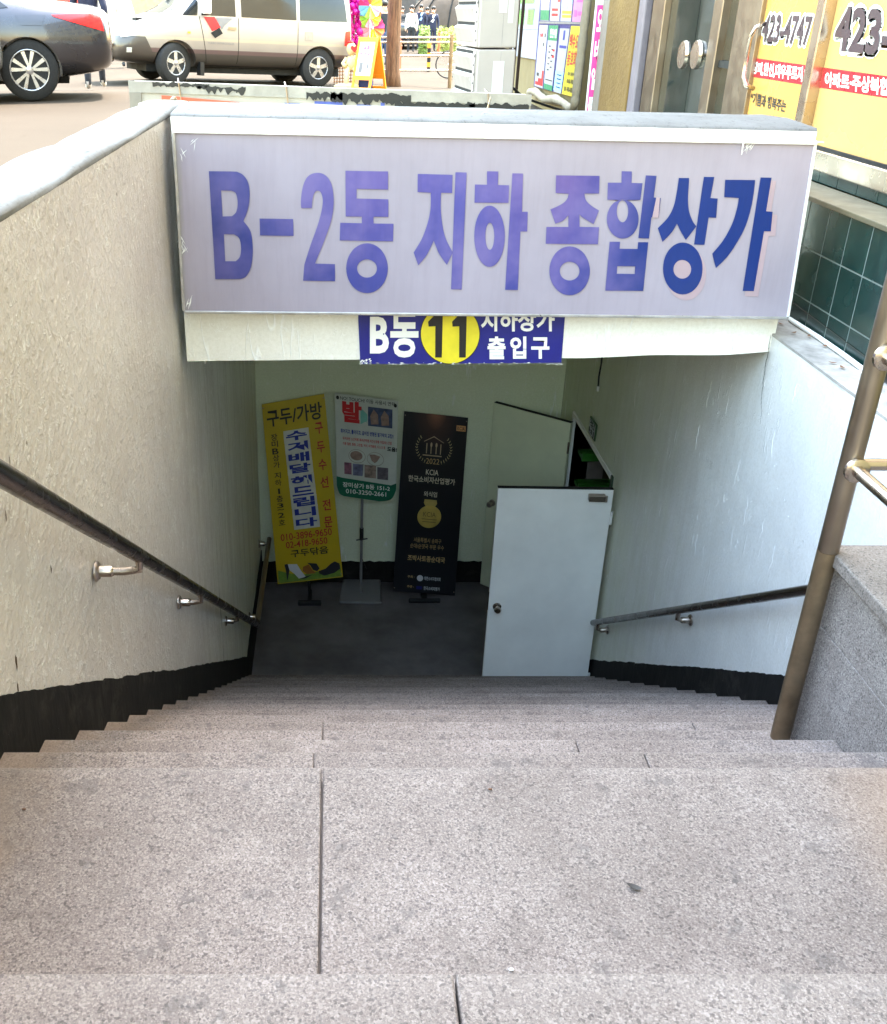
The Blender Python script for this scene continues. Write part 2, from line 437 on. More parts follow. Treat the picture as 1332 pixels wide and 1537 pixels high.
M['steel'] = plain('stainless_steel', rgb(186,174,164), 0.26, 1.0, 0.05, 3)
M['steel_dull'] = plain('stainless_dull', rgb(150,138,126), 0.36, 1.0, 0.07, 4)
M['steel_rust'] = plain('stainless_rusty', rgb(138,120,98), 0.45, 0.9, 0.2, 9, 0.1, 90)
M['rail_dark'] = plain('handrail_dark', rgb(86,74,65), 0.24, 0.9, 0.08, 5, 0.0, 150)
M['floor_dark'] = plain('basement_floor', rgb(104,98,100), 0.55, 0.0, 0.3, 2.2, 0.25, 60)
M['white_door'] = plain('door_paint', rgb(240,238,234), 0.38, 0.0, 0.06, 2)
M['pale_door'] = plain('door_paint_pale', rgb(224,228,198), 0.42, 0.0, 0.05, 3)
M['dark'] = plain('dark_gap', rgb(18,18,18), 0.8)
M['black_plastic'] = plain('black_plastic', rgb(24,24,26), 0.5)
M['rubber'] = plain('tyre_rubber', rgb(30,30,31), 0.8, 0, 0.15, 20)
M['white_paint'] = plain('white_paint', rgb(232,232,230), 0.45, 0, 0.05, 5)
M['ink_black'] = plain('ink_black', rgb(26,24,26), 0.5, 0, 0.05)
M['ink_red'] = plain('ink_red', rgb(190,30,36), 0.5, 0, 0.06)
M['ink_blue'] = plain('ink_blue', rgb(28,44,140), 0.5, 0, 0.06)
M['ink_white'] = plain('ink_white', rgb(236,234,230), 0.5, 0, 0.04)
M['ink_navy'] = plain('ink_navy', rgb(30,30,110), 0.5, 0, 0.05)
M['ink_gold'] = plain('ink_gold', rgb(190,160,110), 0.45, 0, 0.06)
M['ink_grey'] = plain('ink_grey', rgb(120,118,120), 0.5, 0, 0.06)
M['ink_pink'] = plain('ink_pink', rgb(226,70,150), 0.5, 0, 0.05)
M['ink_green'] = plain('ink_green', rgb(30,120,80), 0.5, 0, 0.05)
M['ink_lgreen'] = plain('ink_light_green', rgb(120,180,90), 0.5, 0, 0.1, 40)
M['ink_lblue'] = plain('ink_light_blue', rgb(150,190,235), 0.5, 0, 0.05)
M['ink_lpink'] = plain('ink_light_pink', rgb(240,170,215), 0.5, 0, 0.05)
M['ink_yellow'] = plain('ink_yellow', rgb(246,226,40), 0.5, 0, 0.04)
M['ink_orange'] = plain('ink_orange', rgb(236,150,40), 0.5, 0, 0.05)
M['paper'] = plain('paper_white', rgb(206,206,210), 0.6, 0, 0.04, 8)

# ================================================================== THE LARGE STRUCTURE
XL, XR = -0.70, 2.05           # inner faces of the stairwell
XP = 1.444                     # granite pedestal face
YT, YN0, TREAD, RISE, NST = 1.05, 1.717, 0.256, 0.174, 19
ZN0 = -0.17
FLOOR = -3.65
YB = 8.35
def xl(y): return -0.745 + 0.0095*(min(max(y, 0), 8.4) - 1.8)
XB = [(0.0, -0.87), (1.9, -0.852), (2.23, -0.832), (2.74, -0.792), (3.25, -0.765), (3.77, -0.745), (4.3, -0.722), (5.0, -0.705), (6.5, -0.692), (9.0, -0.69)]
def xb(y):
    """foot of the left wall: it batters outwards towards the top of the stair"""
    for (y0, x0), (y1, x1) in zip(XB[:-1], XB[1:]):
        if y <= y1: return x0 + (x1 - x0)*max(0, (y - y0)/(y1 - y0))
    return XB[-1][1]
def xw(y, z):
    zf = ZN0 - RISE*(y - YN0)/TREAD + 0.2 if y < 6.58 else FLOOR + 0.2
    t = min(max((0.9 - z)/max(0.9 - zf, 0.3), 0), 1)
    return xl(y)*(1 - t) + xb(y)*t
def nosing(k): return YN0 + TREAD * k, ZN0 - RISE * k
def sst(a, b, x):
    t = min(max((x - a) / (b - a), 0), 1); return t*t*(3-2*t)
def gz(x, y):
    """the street rises past the stairwell, then falls away and tips to the right"""
    z = 0.33*sst(1.5, 11.5, y) - 0.28*sst(14.0, 20.5, y)
    return z - 0.058*min(max(x + 3.0, 0), 6)*sst(15.0, 21.0, y)

# ---- ground: one sheet to the horizon with the stairwell left open
def ground_mat():
    t = NT('street_concrete')
    c = t.ramp(t.noise(0.35, 6, 0.6), (0.3, rgb(63,57,51)), (0.7, rgb(77,70,63)))
    c = t.mix(t.ramp(t.noise(140, 3, 0.7), (0.35, (0.45,)*3), (0.65, BLK)), c, rgb(56,49,42))
    st = t.ramp(t.noise(1.6, 5, 0.7, dist=0.8), (0.62, BLK), (0.72, (0.35,)*3))
    c = t.mix(st, c, rgb(58,51,44))
    t.col(c).rough(0.9).bump(t.noise(160, 3), 0.3, 0.004); t.b.inputs['Specular IOR Level'].default_value = 0.05
    return t.m
M['ground'] = ground_mat()
gx = [-400,-120,-50,-25,-14] + [-9 + 0.75*i for i in range(11)] + [-0.96, -0.2, 0.6, 1.4, 2.23, 3, 4, 6, 12, 30, 80, 400]
gy = [-300,-80,-20,-8,-3,-1] + [0.6*i for i in range(0, 14)] + [8.4] + [9 + 0.6*i for i in range(24)] + [24, 27, 30, 40, 60, 120, 400]
g = MB()
for i in range(len(gx)-1):
    for j in range(len(gy)-1):
        if gx[i] >= -0.97 and gx[i+1] <= 2.24 and gy[j] >= -3.01 and gy[j+1] <= 8.41: continue
        g.poly([(gx[a], gy[b], gz(gx[a], gy[b]) - 0.004) for a, b in ((i,j),(i+1,j),(i+1,j+1),(i,j+1))])
bm = bmesh.new(); me = g.mesh('ground'); bm.from_mesh(me); bmesh.ops.remove_doubles(bm, verts=bm.verts, dist=1e-5); bm.to_mesh(me); bm.free()
struct(link('ground', me, M['ground']))

# ---- staircase: granite slabs, one object each
stair = struct(thing('staircase', (0.6, 1.05, 0), None, None))
def slab(x0, x1, y0, y1, z, th=0.03, mat='granite', parent=stair, name='tread_slab', bev=0.004):
    return MB().box(x0, x1, y0, y1, z - th, z).build(name, M[mat], parent, bevel=bev)
core = MB()
# landing where one stands, joints as in the photograph
uj = pZ(687, 1500, 0).x
for a, b in ((-0.90, uj - 0.002), (uj + 0.002, XP - 0.003)):
    slab(a, b, -0.35, YT + 0.012, 0.0)
for a, b in ((-0.90, 0.25), (0.254, XP - 0.003)):
    slab(a, b, -1.6, -0.354, 0.0)
    slab(a, b, -3.0, -1.604, 0.0)
# wide tread
wj = pZ(482, 1300, ZN0).x
for a, b in ((-0.90, wj - 0.0022), (wj + 0.0022, XP - 0.003)):
    slab(a, b, YT - 0.03, YN0 + 0.012, ZN0)
core.box(-0.89, XP - 0.004, -3.0, YT, FLOOR - 0.3, -0.031)
core.box(-0.89, XP - 0.004, YT, YN0, FLOOR - 0.3, ZN0 - 0.031)
rj = random.Random(3)
joints = {1: [472], 2: [], 3: [485], 4: []}
for k in range(1, NST + 1):
    y0 = nosing(k-1)[0]; y1, z = nosing(k)
    xr = XP - 0.003 if y1 < 2.5 else XR + 0.02
    cuts = []
    if k == 1: cuts = [pZ(472, 1122, z).x, pZ(975, 1150, z).x]
    elif k == 2: cuts = [pZ(862, 1105, z).x]
    elif k == 3: cuts = [pZ(485, 1092, z).x]
    elif k == 4: cuts = [pZ(485, 1086, z).x, 1.25]
    else: cuts = []
    xs = [xb(y1) - 0.05] + cuts + [xr]
    for a, b in zip(xs[:-1], xs[1:]):
        slab(a + 0.001, b - 0.001, y0 - 0.02, y1 + 0.012, z + rj.uniform(-0.0012, 0.0012))
    core.box(xb(y1) - 0.045, xr, y0, y1, FLOOR - 0.3, z - 0.031)
core.build('stair_core', M['joint'], stair)

# ---- granite pedestal beside the top steps
ped = thing('granite_pedestal', (1.9, 1.5, -0.7), 'granite clad block with flat cap beside the upper steps on the right', 'pedestal')
MB().box(XP + 0.02, 2.23, -3.0, 2.47, -1.0, -0.062).build('core', M['joint'], ped)
for a, b in ((2.478, 1.74), (1.736, 0.9), (0.896, -0.2), (-0.204, -3.0)):
    slab(XP - 0.03, 2.23, b, a + (0.02 if a > 2.4 else 0), -0.022, 0.04, 'granite_cap', ped, 'cap_slab', 0.005)
zj = -0.33
for a, b, z0, z1 in ((2.47, 1.35, -1.0, -0.28), (2.47, 1.9, -0.278, -0.0625), (1.898, 1.0, -0.278, -0.0625), (1.348, 0.2, -1.0, -0.28), (0.998, -3.0, -0.278, -0.0625), (0.198, -3.0, -1.0, -0.28)):
    MB().box(XP, XP + 0.02, b, a, z0, z1).build('face_slab', M['granite_side'], ped, bevel=0.002)
MB().box(XP, 2.229, 2.4701, 2.488, -1.0, -0.0625).build('end_slab', M['granite_side'], ped, bevel=0.002)

# ---- left stairwell wall
def nz(x, y, z, s): return noise.noise(Vector((x*s, y*s, z*s)))
wl = thing('stairwell_wall', (-0.85, 2.2, 0), 'cream plastered stairwell wall with wavy white coping, beside the street', 'wall')
prof = [(-0.70, -4.0)] + [(-0.70, -4.0 + 0.15*i) for i in range(1, 32)] + [(-0.70, 0.80), (-0.70, 0.88), (-0.70, 0.926)]
cop = [(-0.70, 0.926), (-0.704, 0.936), (-0.716, 0.945), (-0.745, 0.949), (-0.83, 0.951), (-0.91, 0.948), (-0.955, 0.936), (-0.970, 0.90), (-0.972, 0.84)]
ys = [-0.8 + 0.06*i for i in range(102)]
def wl_fn(y, p):
    x, z = p
    return Vector((xw(y, z) + 0.004*nz(1, y, z, 3.0) + 0.003*nz(5, y, z, 9), y, z))
b = MB(); b.grid(wl_fn, ys, prof)
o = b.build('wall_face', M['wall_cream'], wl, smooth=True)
b = MB()
def cop_fn(y, p):
    x, z = p
    w = max(0, z - 0.926) / 0.024 * 0.9 if x > -0.9 else 0.7
    out = max(0, (-x - 0.72) / 0.25)
    dz = (0.014*nz(3, y, 0, 1.9) + 0.007*nz(8, y, x, 6)) * w
    dx = (0.016*nz(9, y, 2, 2.3)) * out + (0.004 + 0.006*nz(12, y, 2, 5.0) if -0.73 < x < -0.7005 else 0)
    if y > 4.55: dx += 0.16 * ((y - 4.55)/0.75)**2 * out
    return Vector((x + dx + (xl(y) + 0.70)*(1 - out*0.6), y, z + dz))
b.grid(cop_fn, ys, cop)
cy = ys[-1]
b.build('coping', M['coping'], wl, smooth=True)
b = MB(); b.grid(lambda y, z: Vector((-0.972 + 0.006*nz(2, y, z, 3) , y, z)), ys, [0.86, 0.6, 0.3, 0.0, -0.4])
b.build('outer_face', M['beam'], wl, smooth=True)
MB().box(-0.965, -0.89, -0.79, cy - 0.04, -4.0, 0.84).build('core', M['joint'], wl)
MB().poly([(p[0], cy - 0.0005, p[1]) for p in cop] + [(-0.972, cy - 0.0005, -0.4), (-0.70, cy - 0.0005, -0.4)]).build('end_face', M['beam'], wl)
b = MB(); b.grid(lambda y, z: Vector((xw(y, z) + 0.004*nz(1, y, z, 3.0), y, z)), [cy + 0.06*i for i in range(0, int((YB-cy)/0.06)+2)], [-4.0 + 0.15*i for i in range(27)])
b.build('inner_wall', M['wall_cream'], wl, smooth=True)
# black painted skirting, ragged top edge, stepped along the stair
def skirting(xf, y0, y1, parent, h, side, seed):
    top = []; y = y0; rr = random.Random(seed)
    while y <= y1:
        k = (y - YN0) / TREAD
        zl = ZN0 - RISE*k if y < nosing(NST)[0] else FLOOR + RISE
        top.append((y, zl + h + 0.010*nz(seed, y, 0, 2.3) + 0.008*nz(seed, y, 4, 9) + 0.006*nz(seed, y, 7, 33)))
        y += 0.012
    b = MB()
    for (ya, za), (yb, zb) in zip(top[:-1], top[1:]):
        lo = min(za, zb) - h - 0.45
        A, B = xf(ya) + 0.007*side, xf(yb) + 0.007*side
        b.add([(A, ya, lo), (B, yb, lo), (B, yb, zb), (A, ya, za)], [(0,1,2,3) if side > 0 else (3,2,1,0)])
        b.add([(A, ya, za), (B, yb, zb), (B - 0.012*side, yb, zb), (A - 0.012*side, ya, za)], [(0,1,2,3)])
    return b.build('skirting', M['skirt'], parent)
skirting(xb, 0.9, YB, wl, 0.185, 1, 5)

# ---- right stairwell wall: doorway to the arcade near the bottom
wr = thing('stairwell_wall', (XR + 0.1, 4.4, 0), 'pale bluish white stairwell wall with paint runs, under the green tiles', 'wall')
DY0, DY1, DZ = 6.62, 7.86, -1.74
def wr_fn(y, z): return Vector((XR + 0.005*nz(3, y, z, 2.2) + 0.003*nz(7, y, z, 8), y, z))
def wr_part(y0, y1, z0, z1):
    ny = max(2, int((y1-y0)/0.08)); nzv = max(2, int((z1-z0)/0.12))
    return [y0+(y1-y0)*i/ny for i in range(ny+1)], [z0+(z1-z0)*i/nzv for i in range(nzv+1)]
b = MB()
for a in ((2.49, DY0, -4.0, -0.004), (DY0, DY1, DZ, -0.004), (DY1, YB, -4.0, -0.004)):
    yy, zz = wr_part(*a)
    n0 = len(b.f); b.grid(wr_fn, yy, zz)
    b.f[n0:] = [f[::-1] for f in b.f[n0:]]
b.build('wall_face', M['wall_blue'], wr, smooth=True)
MB().box(XR + 0.012, XR + 0.3, 2.49, DY0, -4.0, -0.012).box(XR + 0.012, XR + 0.3, DY0, DY1, DZ, -0.012).box(XR + 0.012, XR + 0.3, DY1, YB, -4.0, -0.012).build('core', M['joint'], wr)
MB().box(XR - 0.002, 2.232, 2.49, 8.39, -0.012, 0.0).build('ledge', plain('ledge_concrete', rgb(166,160,154), 0.9, 0, 0.25, 9, 0.5, 70), wr)
skirting(lambda y: XR, 2.5, DY0, wr, 0.16, -1, 9)
# the crack under the sign corner
pts = [(1158, 487), (1156, 512), (1153, 530), (1149, 552), (1146, 575), (1143, 600), (1144, 620), (1141, 640)]
b = MB()
cp = [pX(u, v, XR - 0.008) for u, v in pts]
rr = random.Random(4); fine = []
for p, q in zip(cp[:-1], cp[1:]):
    for i in range(6):
        t = i/6; fine.append(p.lerp(q, t) + Vector((0, rr.uniform(-0.004, 0.004), 0)))
for i in range(len(fine)-1):
    w = 0.0035*(1 - i/len(fine)) + 0.0006
    b.add([fine[i]+Vector((0,-w,0)), fine[i]+Vector((0,w,0)), fine[i+1]+Vector((0,w,0)), fine[i+1]+Vector((0,-w,0))], [(3,2,1,0)])
b.build('crack', M['dark'], wr)

# thin raised runs of white paint on the right wall
rr = random.Random(52); b = MB()
for i in range(46):
    u = rr.gauss(1085, 52); v = rr.uniform(560, 880)
    if not 950 < u < 1215: continue
    p = pX(u, v, XR - 0.004); L = rr.uniform(0.03, 0.2)*rr.uniform(0.4, 1.0); n = 9; y = p.y; pts = []; ph = rr.uniform(0, 9)
    for k in range(n + 1):
        y += rr.uniform(-0.008, 0.008)
        z = p.z - L*k/n; q = wr_fn(y, z); pts.append(Vector((q.x - 0.0004, y, z)))
    w = rr.uniform(0.0005, 0.0012)
    b.tube(pts, [w*(0.4 + 0.9*math.sin(math.pi*(k + 0.5)/(n + 1))) for k in range(n + 1)], 5)
for i in range(70):
    u = rr.uniform(900, 1260); v = rr.uniform(560, 960); p = pX(u, v, XR); q = wr_fn(p.y, p.z); b.ball((q.x, p.y, p.z), 0.002, rr.uniform(0.0015, 0.004), rr.uniform(0.0015, 0.005), 6, 4)
o = b.build('paint_runs', plain('paint_runs_white', rgb(240,239,238), 0.35, 0, 0.02), wr, smooth=True); o['kind'] = 'stuff'
# flaked spots on the left wall where the plaster shows
def on_left(u, v):
    p = pX(u, v, -0.75)
    for _ in range(8): p = pX(u, v, xw(p.y, p.z))
    return p
for u, v, hw, hh in ((25, 996, 0.006, 0.026), (27, 1032, 0.004, 0.02), (33, 1038, 0.003, 0.022), (76, 855, 0.005, 0.014), (13, 692, 0.0025, 0.018), (7, 775, 0.003, 0.02), (175, 291, 0.004, 0.007), (112, 1008, 0.004, 0.006), (66, 1026, 0.003, 0.012), (205, 236, 0.0025, 0.012), (40, 665, 0.003, 0.006)):
    p = on_left(u, v); pts = []
    for k in range(11):
        t = 2*math.pi*k/11; r = rr.uniform(0.55, 1.2); y, z = p.y + hw*math.cos(t)*r, p.z + hh*math.sin(t)*r
        pts.append(wl_fn(y, (0, z)) + Vector((0.0016, 0, 0)))
    MB().poly(pts).build('flaked_spot', plain('bare_plaster', rgb(78,58,40), 0.9, 0, 0.3, 90), wl)

# ---- back wall, basement floor, slab over the stair
bw = thing('basement_wall', (0.7, YB, FLOOR), 'plaster wall coloured with pale green bounce light, closing the bottom of the stairwell', 'wall')
b = MB(); b.grid(lambda x, z: Vector((x, YB + 0.005*nz(x, 3, z, 2.5), z)), [XL + (XR-XL)*i/30 for i in range(31)], [-4.0 + 0.15*i for i in range(27)])
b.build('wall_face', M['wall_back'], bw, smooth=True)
b = MB(); rr = random.Random(8); xs = [XL + (XR-XL)*i/60 for i in range(61)]; zt = [FLOOR + 0.235 + rr.uniform(-0.008, 0.008) for _ in xs]
for i in range(60): b.poly([(xs[i], YB-0.01, FLOOR-0.1), (xs[i+1], YB-0.01, FLOOR-0.1), (xs[i+1], YB-0.01, zt[i+1]), (xs[i], YB-0.01, zt[i])])
b.build('skirting', M['skirt'], bw)
struct(MB().box(XL - 0.1, XR + 2.4, nosing(NST)[0], YB + 0.1, FLOOR - 0.2, FLOOR).build('floor', M['floor_dark']))
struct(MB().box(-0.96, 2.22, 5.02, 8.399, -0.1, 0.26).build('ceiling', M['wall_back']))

# ---- beam over the stair, carrying the big sign
bt = thing('entrance_beam', (0.7, 4.75, -0.12), 'white painted concrete beam with coping spanning the stairwell below the sign', 'beam')
YF = 4.50
def bz_top(x): return 0.955 - 0.06*(x - XL)/(XR - XL)
def bz_bot(x): return -0.135 + 0.03*(x - XL)/(XR - XL) + (0.015*max(0, (x-1.2)/0.85)**2)
xs = [XL + 0.012 + (2.062 - XL - 0.012)*i/56 for i in range(57)]
sec = lambda x: [(YF, bz_bot(x)), (YF, 0.1), (YF, 0.5), (YF, bz_top(x)-0.012)]
sec2 = lambda x: [(YF, bz_top(x)-0.0125), (YF + 0.003, bz_top(x)-0.006), (YF+0.012, bz_top(x)), (YF+0.32, bz_top(x)+0.012), (YF+0.62, bz_top(x)), (YF+0.645, bz_top(x)-0.02), (YF+0.65, bz_top(x)-0.4), (YF+0.65, -0.09)]
b = MB(); b.grid(lambda x, i: Vector((x, sec(x)[i][0] + (0.004*nz(x, i, 1, 4) if i < 3 else 0), sec(x)[i][1] + (0.008*nz(x, i, 2, 3) if i == 0 else 0))), xs, range(4))
b.build('beam_face', M['beam'], bt, smooth=True)
b = MB(); b.grid(lambda x, i: Vector((x, sec2(x)[i][0], sec2(x)[i][1] + (0.004*nz(x, i, 6, 5) if i > 1 else 0))), xs, range(8))
b.build('coping', M['coping'], bt, smooth=R(50))
b = MB(); b.grid(lambda x, t: Vector((x, YF + 0.65*t, (bz_bot(x) + (0.008*nz(x, 0, 2, 3) if t == 0 else 0))*(1-t) + (-0.101)*t)), xs, [0, 0.5, 1])
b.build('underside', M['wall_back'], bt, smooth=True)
xe = xs[-1]
MB().poly([(xe, p[0], p[1]) for p in ([(YF, bz_bot(xe))] + sec2(xe))]).build('end_face', M['beam'], bt)
# white paint lumps and runs along the top lip
b = MB(); rr = random.Random(12)
for i in range(46):
    x = rr.uniform(XL + 0.05, 2.0); L = rr.uniform(0.02, 0.09)
    b.tube([(x, 4.398, 0.905 - 0.055*(x-XL)/2.75 + rr.uniform(-0.003, 0.003)), (x + L/2, 4.395, 0.907 - 0.055*(x-XL)/2.75), (x + L, 4.398, 0.905 - 0.055*(x-XL)/2.75)], [0.002, rr.uniform(0.003, 0.006), 0.002], 6)
b.build('paint_lumps', M['white_paint'], bt)['kind'] = 'stuff'
# ================================================================== OBJECTS OF THE STAIRWELL
# ---- the big sign
YS = 4.39
sg = thing('entrance_sign', (0.7, YS, 0.5), 'wide lavender white sign box with big faded violet and blue letters above the stairs', 'sign')
c_tl, c_tr, c_br, c_bl = pY(263, 199, YS), pY(1222, 217, YS), pY(1181, 475, YS), pY(278, 466, YS)
def sign_mat():
    t = NT('sign_acrylic')
    c = t.ramp(t.noise(1.5, 5, 0.6), (0.3, rgb(144,136,149)), (0.7, rgb(159,151,165)))
    st = t.map((1,1,0.1))
    d = t.ramp(t.noise(30, 4, 0.65, st), (0.25, (0.93,0.92,0.92,1)), (0.55, (1.0,1.0,1.0,1)))
    c = t.mix(1.0, c, d, 'MULTIPLY')
    sx = t.n('ShaderNodeSeparateXYZ'); t.l(t.tc.outputs['Object'], sx.inputs[0])
    # grime gathered in the left end and along the bottom lip
    gl = t.ramp(t.math('ADD', t.math('MULTIPLY', sx.outputs[0], -1.0), t.math('MULTIPLY', t.noise(14, 4, 0.6, st), 0.10)), (1.36, BLK), (1.40, WHT))
    mr = t.n('ShaderNodeMapRange'); t.l(t.math('ADD', t.math('MULTIPLY', sx.outputs[0], -1.0), t.math('MULTIPLY', t.noise(14, 4, 0.6, st), 0.06)), mr.inputs[0])
    mr.inputs[1].default_value = 1.365; mr.inputs[2].default_value = 1.40
    c = t.mix(t.math('MULTIPLY', mr.outputs[0], 0.75), c, rgb(128,124,116))
    sp = t.ramp(t.noise(26, 2, 0.5), (0.775, BLK), (0.80, WHT))
    c = t.mix(t.math('MULTIPLY', sp, 0.6), c, rgb(110,100,110))
    t.col(c).rough(0.22)
    t.b.inputs['Coat Weight'].default_value = 0.15
    return t.m
M['sign'] = sign_mat()
back = Vector((0, 0.10, 0))
MB().prism([c_bl, c_br, c_tr, c_tl], back).build('panel', M['sign'], sg, fix=True)
al = plain('sign_frame_white', rgb(224,222,220), 0.45, 0.0, 0.12, 10, 0.2, 60)
al2 = plain('sign_frame_alu', rgb(186,184,184), 0.35, 0.7, 0.2, 14)
def bar(mb, p, q, w, d, out=0.006):
    ax = (q - p).normalized(); n = Vector((0,-1,0)); s = ax.cross(n).normalized()
    return mb.hexa([p - s*w + n*out, q - s*w + n*out, q + s*w + n*out, p + s*w + n*out][::-1], [p - s*w - n*d, q - s*w - n*d, q + s*w - n*d, p + s*w - n*d][::-1])
bar(MB(), c_tl + Vector((-0.01,0,0.008)), c_tr + Vector((0.01,0,0.008)), 0.008, 0.112, 0.012).build('top_lip', al, sg, bevel=0.003, fix=True)
bar(MB(), c_bl + Vector((-0.004,0,-0.006)), c_br + Vector((0.004,0,-0.006)), 0.006, 0.11).build('bottom_lip', al2, sg, bevel=0.002, fix=True)
bar(MB(), c_bl + Vector((-0.006,0,0)), c_tl + Vector((-0.006,0,0)), 0.006, 0.11).build('side_lip', al2, sg, bevel=0.002, fix=True)
bar(MB(), c_br + Vector((0.006,0,0)), c_tr + Vector((0.006,0,0)), 0.006, 0.11).build('side_lip', al, sg, bevel=0.002, fix=True)
def letter_mat():
    t = NT('sign_letter_film')
    sx = t.n('ShaderNodeSeparateXYZ'); t.l(t.tc.outputs['Object'], sx.inputs[0])
    f = t.math('ADD', sx.outputs[0], t.math('MULTIPLY', t.math('SUBTRACT', t.noise(2.2, 3, 0.5), 0.5), 0.5))
    mr = t.n('ShaderNodeMapRange'); mr.inputs[1].default_value = -1.37; mr.inputs[2].default_value = 1.35; t.l(f, mr.inputs[0])
    c = t.ramp(mr.outputs[0], (0.0, rgb(22,38,98)), (0.12, rgb(40,52,118)), (0.18, rgb(66,66,136)), (0.30, rgb(88,76,142)), (0.44, rgb(80,76,144)), (0.60, rgb(92,72,134)), (0.70, rgb(50,58,130)), (0.80, rgb(16,44,112)), (1.0, rgb(8,42,108)))
    # the film has faded most at the top, least at the foot
    mz = t.n('ShaderNodeMapRange'); mz.inputs[1].default_value = -0.3; mz.inputs[2].default_value = 0.3; t.l(sx.outputs[2], mz.inputs[0])
    foot = t.ramp(mr.outputs[0], (0.0, rgb(18,36,96)), (0.3, rgb(54,62,132)), (0.62, rgb(54,60,132)), (0.75, rgb(14,42,110)), (1.0, rgb(8,42,108)))
    c = t.mix(mz.outputs[0], foot, c)
    st = t.map((1,1,0.08))
    scr = t.ramp(t.noise(60, 3, 0.6, st), (0.3, (0.94,)*3), (0.6, (1.02,)*3))
    c = t.mix(1.0, c, scr, 'MULTIPLY')
    pat = t.ramp(t.noise(3.2, 4, 0.6), (0.40, BLK), (0.64, (0.5,)*3))
    c = t.mix(t.math('MULTIPLY', pat, t.ramp(mr.outputs[0], (0.0, (0.3,)*3), (0.2, WHT), (0.68, WHT), (0.8, BLK))), c, rgb(126,112,162))
    fl = t.ramp(t.noise(22, 4, 0.7), (0.76, BLK), (0.78, WHT))
    c = t.mix(t.math('MULTIPLY', fl, 0.7), c, rgb(204,200,212))
    t.col(c).rough(0.3)
    return t.m
M['letter'] = letter_mat()
M['ghost'] = plain('sign_letter_ghost', rgb(163,143,152), 0.35, 0, 0.06)
S = 2.5615
def PA(x, y): return pY(240 + x/S, 180 + y/S, YS)
def letter(polys, dx=0, mat='letter', n=0.004, name='letter', parent=sg):
    vs, fs = curve_mesh(polys=[[(x + dx, -y) for x, y in p] for p in polys])
    b = MB(); b.add([PA(v.x, -v.y) + Vector((0, -n, 0)) for v in vs], fs)
    return b.build(name, M[mat], parent, fix=False)
OFF = 500*S
letter([[(189,196),(275,197)] + cr([(296,198),(320,210),(340,240),(346,285),(340,340),(322,388)]) + cr([(324,390),(350,430),(358,500),(352,560),(336,596),(316,609),(296,611)]) + [(214,611)],
        [(236,270)] + cr([(276,271),(293,282),(300,318),(294,352),(278,369)]) + [(242,370)],
        [(247,438)] + cr([(286,439),(306,455),(313,492),(308,525),(292,542)]) + [(252,542)]])
letter([[(384,378),(513,380),(515,445),(386,443)]])
letter([[(551,617),(674,619),(674,553),(598,551)] + cr([(598,549),(636,455),(662,375),(669,305),(660,245),(637,212),(606,202),(572,214),(552,250),(543,305),(544,338)]) + [(585,338)] + cr([(585,336),(588,300),(597,277),(608,271),(620,279),(627,308),(622,350),(606,408),(580,480),(556,555)])])
letter([[(714,194),(878,197),(878,267),(757,264),(757,301),(879,304),(879,372),(822,371),(822,397),(899,398),(897,466),(692,462),(694,394),(777,396),(777,371),(715,370)], ellp(797,569,80,96), ellp(797,570,38,35)])
letter([[(992,206),(1126,210),(1124,280),(1082,279)] + cr([(1081,290),(1081,350),(1090,420),(1104,465),(1127,508)]) + [(1104,556)] + cr([(1102,554),(1075,515),(1060,480),(1053,462)]) + cr([(1053,464),(1045,482),(1025,520),(994,558)]) + [(976,508)] + cr([(978,506),(1008,455),(1030,395),(1041,340),(1042,279)]) + [(991,276)],
        [(1137,200),(1180,201),(1161,651),(1120,650)]])
hb = [(1258,196),(1302,197),(1300,249),(1343,250),(1341,318),(1210,317),(1212,247),(1258,248)]
letter([hb, ellp(1268,446,59,118), ellp(1269,446,17,52),
        [(x+OFF, y) for x, y in [(75,204),(116,205),(112,352),(134,352),(132,428),(106,428),(96,653),(47,652)]]])
letter([[(243,212),(410,214),(408,282),(352,282)] + cr([(352,284),(358,308),(380,330),(408,347)]) + [(387,400)] + cr([(386,399),(345,374),(333,362)]) + [(333,410),(408,411),(404,477),(203,475),(206,410),(290,410)] + cr([(290,365),(270,386),(240,398)]) + [(221,343)] + cr([(223,342),(262,324),(284,305),(292,283)]) + [(241,280)],
        ellp(295,579,78,94), ellp(295,580,38,36)], OFF)
letter([[(495,196),(534,197),(533,241),(575,242),(567,307),(440,306),(442,240),(494,240)] , ellp(499,380,61,75), ellp(498,350,22,42),
        [(588,212),(629,214),(618,297),(645,299),(637,374),(609,373),(600,455),(559,453)],
        [(449,467),(489,467),(487,494),(556,495),(558,469),(597,469),(578,656),(432,655)], [(478,561),(547,562),(545,591),(476,590)]], OFF)
letter([[(714,222),(754,222)] + cr([(754,230),(750,300),(754,350),(768,388),(782,408)]) + [(742,460)] + cr([(740,458),(722,428),(708,398)]) + cr([(706,400),(688,430),(652,468)]) + [(634,415)] + cr([(636,413),(672,375),(695,330),(708,270),(714,226)]),
        [(811,218),(851,218),(836,299),(864,301),(858,375),(829,374),(813,479),(773,478)], ellp(730,570,76,100), ellp(728,573,34,36)], OFF)
letter([[(893,229),(1008,230)] + cr([(1008,236),(996,320),(972,405),(935,475),(898,528),(857,568)]) + [(843,513)] + cr([(845,511),(885,462),(918,402),(938,340),(945,299)]) + [(889,296)],
        [(1029,220),(1071,221),(1050,350),(1075,352),(1068,427),(1042,427),(1003,657),(960,656)]], OFF)
letter([[(1043,232),(1089,233),(1068,362),(1093,364),(1086,445),(1060,445),(1020,678),(968,677)]], OFF, 'ghost', 0.0025, 'letter_ghost')
